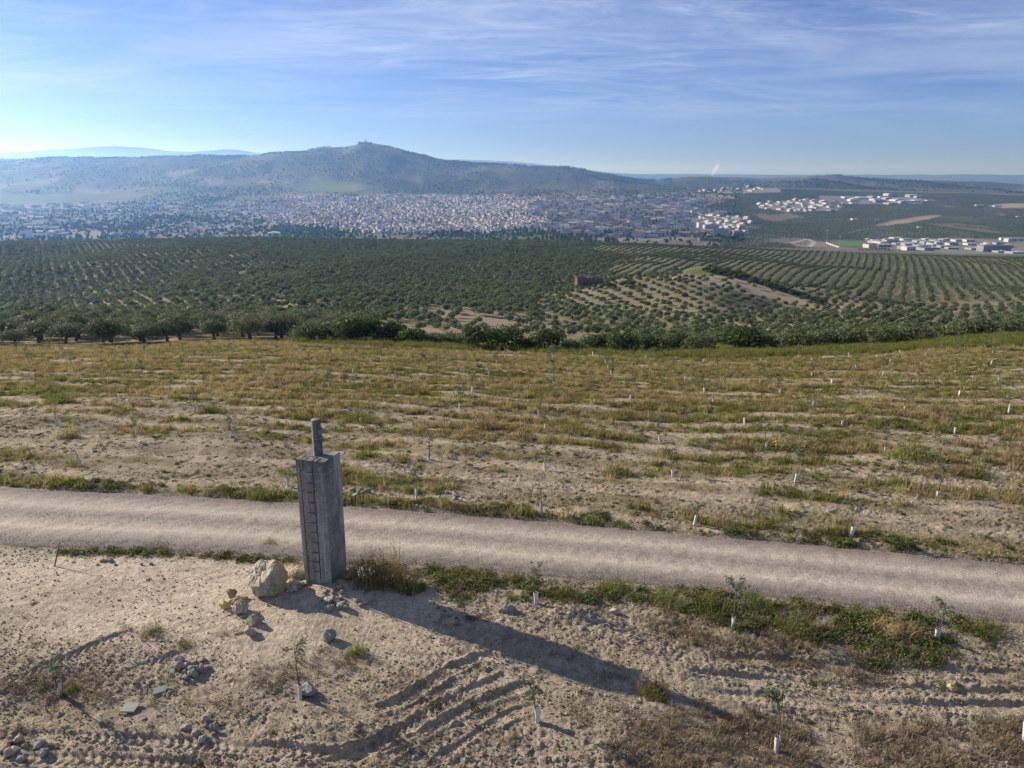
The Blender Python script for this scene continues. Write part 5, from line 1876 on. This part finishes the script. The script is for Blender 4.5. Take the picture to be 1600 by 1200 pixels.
def vf_building(w, d, h, rk):
    """walls, roof as verts/faces around the origin"""
    wv, wf = box_vf(-w / 2, w / 2, -d / 2, d / 2, -3, h)
    wf = [f for i, f in enumerate(wf) if i != 1]
    if rk == 'flat':
        rv, rf = join([box_vf(-w / 2 + .3, w / 2 - .3, -d / 2 + .3, d / 2 - .3, h - .6, h - .25), box_vf(w * .05, w * .05 + 2.6, -d * .1, -d * .1 + 2.6, h - .3, h + 1.7)])
        return (wv, wf), (rv, rf)
    rise = (min(w, d) * .5) * (.5 if rk == 'gable' else .16)
    o = .3
    if w >= d:
        rv = [(-w / 2 - o, -d / 2 - o, h - .05), (w / 2 + o, -d / 2 - o, h - .05), (w / 2 + o, d / 2 + o, h - .05), (-w / 2 - o, d / 2 + o, h - .05), (-w / 2 - o, 0, h + rise), (w / 2 + o, 0, h + rise)]
        rf = [(0, 1, 5, 4), (2, 3, 4, 5), (3, 0, 4), (1, 2, 5), (0, 3, 2, 1)]
    else:
        rv = [(-w / 2 - o, -d / 2 - o, h - .05), (w / 2 + o, -d / 2 - o, h - .05), (w / 2 + o, d / 2 + o, h - .05), (-w / 2 - o, d / 2 + o, h - .05), (0, -d / 2 - o, h + rise), (0, d / 2 + o, h + rise)]
        rf = [(0, 4, 5, 3), (1, 2, 5, 4), (0, 1, 4), (2, 3, 5), (0, 3, 2, 1)]
    return (wv, wf), (rv, rf)


# keep what does not overlap, largest in the picture first
BUILD.sort(key=lambda b: -(b[2] + b[3]) * (b[4] + 4) / b[1] ** 2)
cells = {}
good = []
for b in BUILD:
    r = .5 * math.hypot(b[2], b[3]) * .64
    c = (int(b[0] // 60), int(b[1] // 60))
    hit = False
    for i in (-1, 0, 1):
        for j in (-1, 0, 1):
            for (qx, qy, qr) in cells.get((c[0] + i, c[1] + j), ()):
                if math.hypot(qx - b[0], qy - b[1]) < r + qr:
                    hit = True
    if not hit:
        cells.setdefault(c, []).append((b[0], b[1], r))
        good.append(b)
BUILD = good
vis = [b for b in BUILD if 0 < b[11] < 1600]
own = vis[:300]
own_ids = {id(b) for b in own}
kind_of = {'old': ('townhouse', 'house', 'in the dense old town'), 'flats': ('apartment_block', 'apartment block', 'among the town flats'), 'terraces': ('terrace_house', 'house', 'in the upper terraces'),
           'left': ('industrial_hall', 'hall', 'in the left industrial plain'), 'leftsmall': ('farm_house', 'house', 'in the left-hand fields'), 'hill': ('industrial_hall', 'hall', 'in the right-hand hamlet'),
           'sheds': ('industrial_hall', 'hall', 'in the right shed row'), 'up': ('industrial_hall', 'hall', 'in the hamlet below the skyline'), 'crescent': ('apartment_block', 'apartment block', 'in the white crescent'),
           'right': ('industrial_hall', 'hall', 'behind the right grove'), 'lone': ('farm_building', 'farm building', 'alone on right hills')}
byk = {}
for b in own:
    byk.setdefault((b[9], b[6], b[8]), []).append(b)
rk_word = {'flat': 'flat-roofed', 'gable': 'pitched-roof', 'low': 'low-pitched'}
for key, lst in byk.items():
    lst.sort(key=lambda b: b[11])
    nm, cat, wherew = kind_of[key[0]]
    for n, b in enumerate(lst):
        (wv, wf), (rv, rf) = vf_building(b[2], b[3], b[4], b[8])
        if key[1] == 'blue' or len(lst) == 1:
            lab = f'{key[1]} {rk_word[key[2]]} {cat} {wherew}'
        else:
            lab = f'{key[1]} {rk_word[key[2]]} {cat} {wherew}, {ordinal(n + 1)} from left'
        o = link(nm, mesh_np(nm, wv, wf, WM[b[6]]), None, (b[0], b[1], b[10]), (0, 0, b[5]))
        tag(o, lab, cat, f'buildings {wherew}')
        link('roof', mesh_np('roof', rv, rf, RM[b[7]]), o)
        if b[9] in ('right', 'left', 'sheds', 'hill', 'lone'):
            for q in (-.28, .05, .30):
                v, f = box_vf(q * b[2] - 1.8, q * b[2] + 1.8, -b[3] / 2 - .08, -b[3] / 2 + .1, 0, min(4.2, b[4] * .7))
                link('loading_door', mesh_np('loading_door', v, f, GLASS), o)
        if b[9] in ('flats', 'crescent') or b[4] > 12:
            nfl = int(b[4] // 3)
            for fl in range(nfl):
                z0 = 1.0 + fl * 3.0
                parts = []
                for (L, ax) in ((b[2], 0), (b[3], 1)):
                    m = max(2, int(L // 3.4))
                    for q in range(m):
                        c = -L / 2 + (q + .5) * L / m
                        if ax == 0:
                            parts.append(box_vf(c - .75, c + .75, -b[3] / 2 - .06, -b[3] / 2 + .1, z0, z0 + 1.4))
                        else:
                            parts.append(box_vf(-b[2] / 2 - .06, -b[2] / 2 + .1, c - .75, c + .75, z0, z0 + 1.4))
                v, f = join(parts)
                link('window_row', mesh_np('window_row', v, f, GLASS), o)
# all the others as one mass
V, Fq, Fc = [], [], []
rest_b = [b for b in BUILD if id(b) not in own_ids]
rng_t = random.Random(8)
for b in rest_b:
    (wv, wf), (rv, rf) = vf_building(b[2], b[3], b[4], b[8])
    c, s = math.cos(b[5]), math.sin(b[5])
    j = rng_t.uniform(.8, 1.08)
    for (v, f, colr) in ((wv, wf, WALLS[b[6]]), (rv, rf, ROOFS[b[7]])):
        o = len(V)
        V += [(b[0] + x * c - y * s, b[1] + x * s + y * c, b[10] + z) for x, y, z in v]
        Fq += [tuple(i + o for i in q) for q in f]
        Fc += [tuple(min(.85, a * j) for a in colr) + (1.0,)] * len(f)
me = mesh_np('town_houses', V, Fq, M['town'])
at = me.attributes.new('paint', 'FLOAT_COLOR', 'FACE')
at.data.foreach_set('color', np.array(Fc, np.float32).ravel())
tag(link('town_houses', me), 'far-off mass of small white town houses in the valley', None, None, 'stuff')

# dark trees between the houses
CY = proto_collection('town_tree', [crown_mesh('crown', 910 + k, M['shrub'], 2.2, 1.8, 2.4, 6, 12, 1.4, 1.7, .9, .75) for k in range(3)] + [crown_mesh('crown', 915 + k, M['shrub'], .9, 5.0, 5.0, 9, 10, 1.1, 1.5, .9, .7) for k in range(2)])
x, y = grid_pts(-2200, 1400, 1750, 4900, 15, 15, .2, 6, 12)
ok, z, px, py = keep_view(x, y, 4)
tw = in_poly(px, py, TOWN_ALL) > 0
dens = .12 + .9 * np.clip(fbm(x / 170, y / 330, 3, 161), 0, 1)
band = (ell(px, py, 170, 355, 60, 8) + ell(px, py, 250, 344, 60, 6) + ell(px, py, 480, 365, 60, 5) + ell(px, py, 930, 366, 140, 5) + ell(px, py, 1150, 372, 60, 6) + ell(px, py, 870, 345, 12, 14)) * .9
k = ok & (px < 1160) & (RNG.random(len(x)) < np.where(tw, dens * .6 + band, dens + band))
bx = np.array([b[0] for b in BUILD]); by = np.array([b[1] for b in BUILD])
n2 = int(k.sum())
scatter('town_trees', np.stack([x[k], y[k], z[k]], 1), rz3(n2), rs3(n2, 1.0, 2.4), RNG.integers(0, 5, n2), CY, 'dark trees scattered between the houses of the town')


def ribbon(name, pts, width, mat, lo=1400, hi=6000, lift=.5, n=14):
    P = [Vector((*gp(*p, lo, hi), 0)) for p in pts]
    Q = []
    for a, b in zip(P[:-1], P[1:]):
        for k in range(n):
            Q.append(a.lerp(b, k / n))
    Q.append(P[-1])
    V, F = [], []
    for i, p in enumerate(Q):
        t = (Q[min(i + 1, len(Q) - 1)] - Q[max(0, i - 1)]).normalized()
        nn = Vector((-t.y, t.x, 0)) * width / 2
        for q in (p - nn, p + nn):
            V.append((q.x, q.y, float(macro(np.array([q.x]), np.array([q.y]))[0]) + lift))
    for i in range(len(Q) - 1):
        F.append((2 * i, 2 * i + 1, 2 * i + 3, 2 * i + 2))
    o = link(name, mesh_np(name, V, F, M[mat]))
    tag(o, None, None, None, 'structure')


M['pale_road'] = mat_simple('worn_road', (.30, .29, .28), (.36, .35, .33), .05, .9)
ribbon('country_road', [(1062, 340), (1080, 346), (1094, 355), (1096, 362), (1088, 366)], 14, 'pale_road')
ribbon('country_road', [(1196, 368), (1182, 374), (1180, 380), (1190, 385)], 12, 'pale_road')
ribbon('country_road', [(1236, 380), (1262, 374), (1272, 379), (1266, 386)], 12, 'pale_road')
ribbon('country_road', [(1140, 328), (1146, 334), (1160, 341)], 11, 'pale_road')
ribbon('country_road', [(1300, 366), (1350, 358), (1420, 356), (1500, 358)], 9, 'pale_road')
ribbon('town_avenue', [(592, 336), (600, 346), (612, 360)], 16, 'asphalt')


# sports ground with floodlight masts
def sports():
    pts = [gp(*p, 1500, 2400) for p in ((1292, 379), (1320, 386), (1365, 385), (1345, 378))]
    V = [(a, b, float(macro(np.array([a]), np.array([b]))[0]) + .8) for a, b in pts]
    tag(link('playing_field', mesh_np('playing_field', V, [(0, 1, 2, 3)], M['turf'])), 'green playing field by the floodlight masts', None, None, 'structure')
    for (px, py, h, lab) in ((1291, 379, 29, 'tall floodlight mast at the left corner of the sports ground'), (1311, 386, 24, 'second floodlight mast at the near corner of the sports ground')):
        x, y = gp(px, py, 1500, 2400)
        z = float(macro(np.array([x]), np.array([y]))[0])
        r = link('floodlight_mast', None, None, (x, y, z))
        tag(r, lab, 'floodlight mast', 'floodlights of the sports ground')
        v, f = tube_np([(0, 0, -1), (0, 0, h)], [.6, .38], 6)
        link('pole', mesh_np('pole', v, f, M['steel']), r)
        v, f = join([box_vf(-3, 3, -.3, .3, h, h + .4), box_vf(-3, 3, -.3, .3, h + 1.6, h + 2.0)])
        link('crossbar', mesh_np('crossbar', v, f, M['steel']), r)
        for k in (-2.2, 0, 2.2):
            v, f = box_vf(k - .7, k + .7, -.5, .5, h + .3, h + 1.7)
            link('lamp', mesh_np('lamp', v, f, WM['white']), r)
    # white perimeter wall
    a = gp(1291, 380, 1500, 2400); b = gp(1311, 387, 1500, 2400)
    d = Vector((b[0] - a[0], b[1] - a[1], 0))
    z = float(macro(np.array([a[0]]), np.array([a[1]]))[0])
    z2 = float(macro(np.array([b[0]]), np.array([b[1]]))[0])
    nrm = Vector((-d.y, d.x, 0)).normalized() * .2
    V = []
    for (q, zz) in ((a, z), (b, z2)):
        for s in (-1, 1):
            for hh in (-1, 2.4):
                V.append((q[0] + nrm.x * s, q[1] + nrm.y * s, zz + hh))
    F = [(0, 1, 5, 4), (2, 6, 7, 3), (1, 3, 7, 5), (0, 2, 3, 1), (4, 5, 7, 6)]
    tag(link('perimeter_wall', mesh_np('perimeter_wall', V, F, WM['pale'])), 'pale wall along the near side of the sports ground', 'wall')


sports()


# the sanctuary on the summit and an aerial mast on the ridge
def summit():
    t = v2tan(226)
    Y = 6985.0
    X = px2u(575) * Y
    z = float(macro(np.array([X]), np.array([Y]))[0])
    r = link('hilltop_sanctuary', None, None, (X, Y, z), None, (1.25, 1.0, 1.15))
    tag(r, 'small building group on the highest mountain summit', 'sanctuary')
    for (x0, x1, h, nm) in ((-40, -26, 13, 'wing'), (-26, 4, 9, 'hall'), (4, 14, 21, 'tower'), (14, 30, 11, 'wing'), (38, 52, 10, 'wing')):
        v, f = box_vf(x0, x1, -6, 6, -25, h)
        o = link(nm, mesh_np(nm, v, f, WM['grey']), r)
        v, f = join([([(x0 - .5, -6.5, h), (x1 + .5, -6.5, h), (x1 + .5, 6.5, h), (x0 - .5, 6.5, h), (x0 - .5, 0, h + 4), (x1 + .5, 0, h + 4)], [(0, 1, 5, 4), (2, 3, 4, 5), (3, 0, 4), (1, 2, 5)])])
        link('roof', mesh_np('roof', v, f, RM['tile']), o)
    X = px2u(463) * Y
    z = float(macro(np.array([X]), np.array([Y]))[0])
    v, f = tube_np([(0, 0, -10), (0, 0, 42)], [1.6, .8], 5)
    tag(link('aerial_mast', mesh_np('aerial_mast', v, f, M['steel']), None, (X, Y, z)), 'thin aerial mast on the ridge left of the summit', 'mast')


summit()
x = RNG.uniform(-5000, 1500, 2600); y = RNG.uniform(6750, 7050, 2600)
z = macro(x, y)
px, py, _ = proj(x, y, z)
k = (fbm(x / 150, y / 900, 3, 171) > .05) & (px < 1050) & (px > -30)
n3 = int(k.sum())
scatter('ridge_trees', np.stack([x[k], y[k], z[k]], 1), rz3(n3), rs3(n3, 1.2, 2.8), RNG.integers(0, 3, n3), CY, 'dark trees along the mountain ridge')


x, y = grid_pts(-5600, 3600, 4950, 7000, 26, 26, .3, 8, 41)
ok, z, px, py = keep_view(x, y, 4)
k = ok & (px < 1620) & (RNG.random(len(x)) < np.clip(.35 + .9 * fbm(x / 230, y / 420, 4, 181), .06, .95)) & (ell(px, py, 515, 292, 60, 9) < .3)
n4 = int(k.sum())
scatter('mountain_woods', np.stack([x[k], y[k], z[k]], 1), rz3(n4), rs3(n4, 1.3, 3.0, (.5, .8)), RNG.integers(0, 3, n4), CY, 'dark scrub and woods covering the mountain slopes')


# ------------------------------------------------------------------ smoke plume and the haze of the valley
def volume_mat(name, col, dens, aniso):
    m = bpy.data.materials.new(name)
    m.use_nodes = True
    n, l = m.node_tree.nodes, m.node_tree.links
    n.clear()
    out = n.new('ShaderNodeOutputMaterial')
    v = n.new('ShaderNodeVolumePrincipled')
    v.inputs['Color'].default_value = (*col, 1)
    v.inputs['Density'].default_value = dens
    v.inputs['Density Attribute'].default_value = ''
    v.inputs['Absorption Color'].default_value = (1, 1, 1, 1)
    v.inputs['Anisotropy'].default_value = aniso
    l.new(v.outputs[0], out.inputs['Volume'])
    return m


def plume():
    Y = 7300.0
    X = px2u(1106) * Y
    parts = []
    rng = random.Random(3)
    bm = bmesh.new()
    for k in range(9):
        f = k / 8
        r = 9 + 16 * f
        mtx = Matrix.Translation((X + 55 * f ** 1.4 + rng.uniform(-5, 5), Y, -30 + 105 * f)) @ Matrix.Diagonal((r, r, r * 1.15, 1))
        bmesh.ops.create_icosphere(bm, subdivisions=2, radius=1.0, matrix=mtx)
    me = bpy.data.meshes.new('smoke_plume'); bm.to_mesh(me); bm.free()
    o = link('smoke_plume', me)
    md = o.modifiers.new('merge', 'REMESH'); md.mode = 'VOXEL'; md.voxel_size = 4.0
    me.materials.append(volume_mat('white_smoke', (.95, .95, .95), .016, .2))
    tag(o, 'thin white smoke plume rising behind the far ridge', 'smoke', None, 'stuff')


plume()
hv, hf = box_vf(-60000, 60000, -3000, 50000, -420, 420)
hz = link('haze', mesh_np('haze', hv, hf, None))
hz.data.materials.append(volume_mat('valley_haze', (.22, .48, 1.0), 7.2e-5, .6))
tag(hz, 'pale blue haze filling the valley air', None, None, 'stuff')
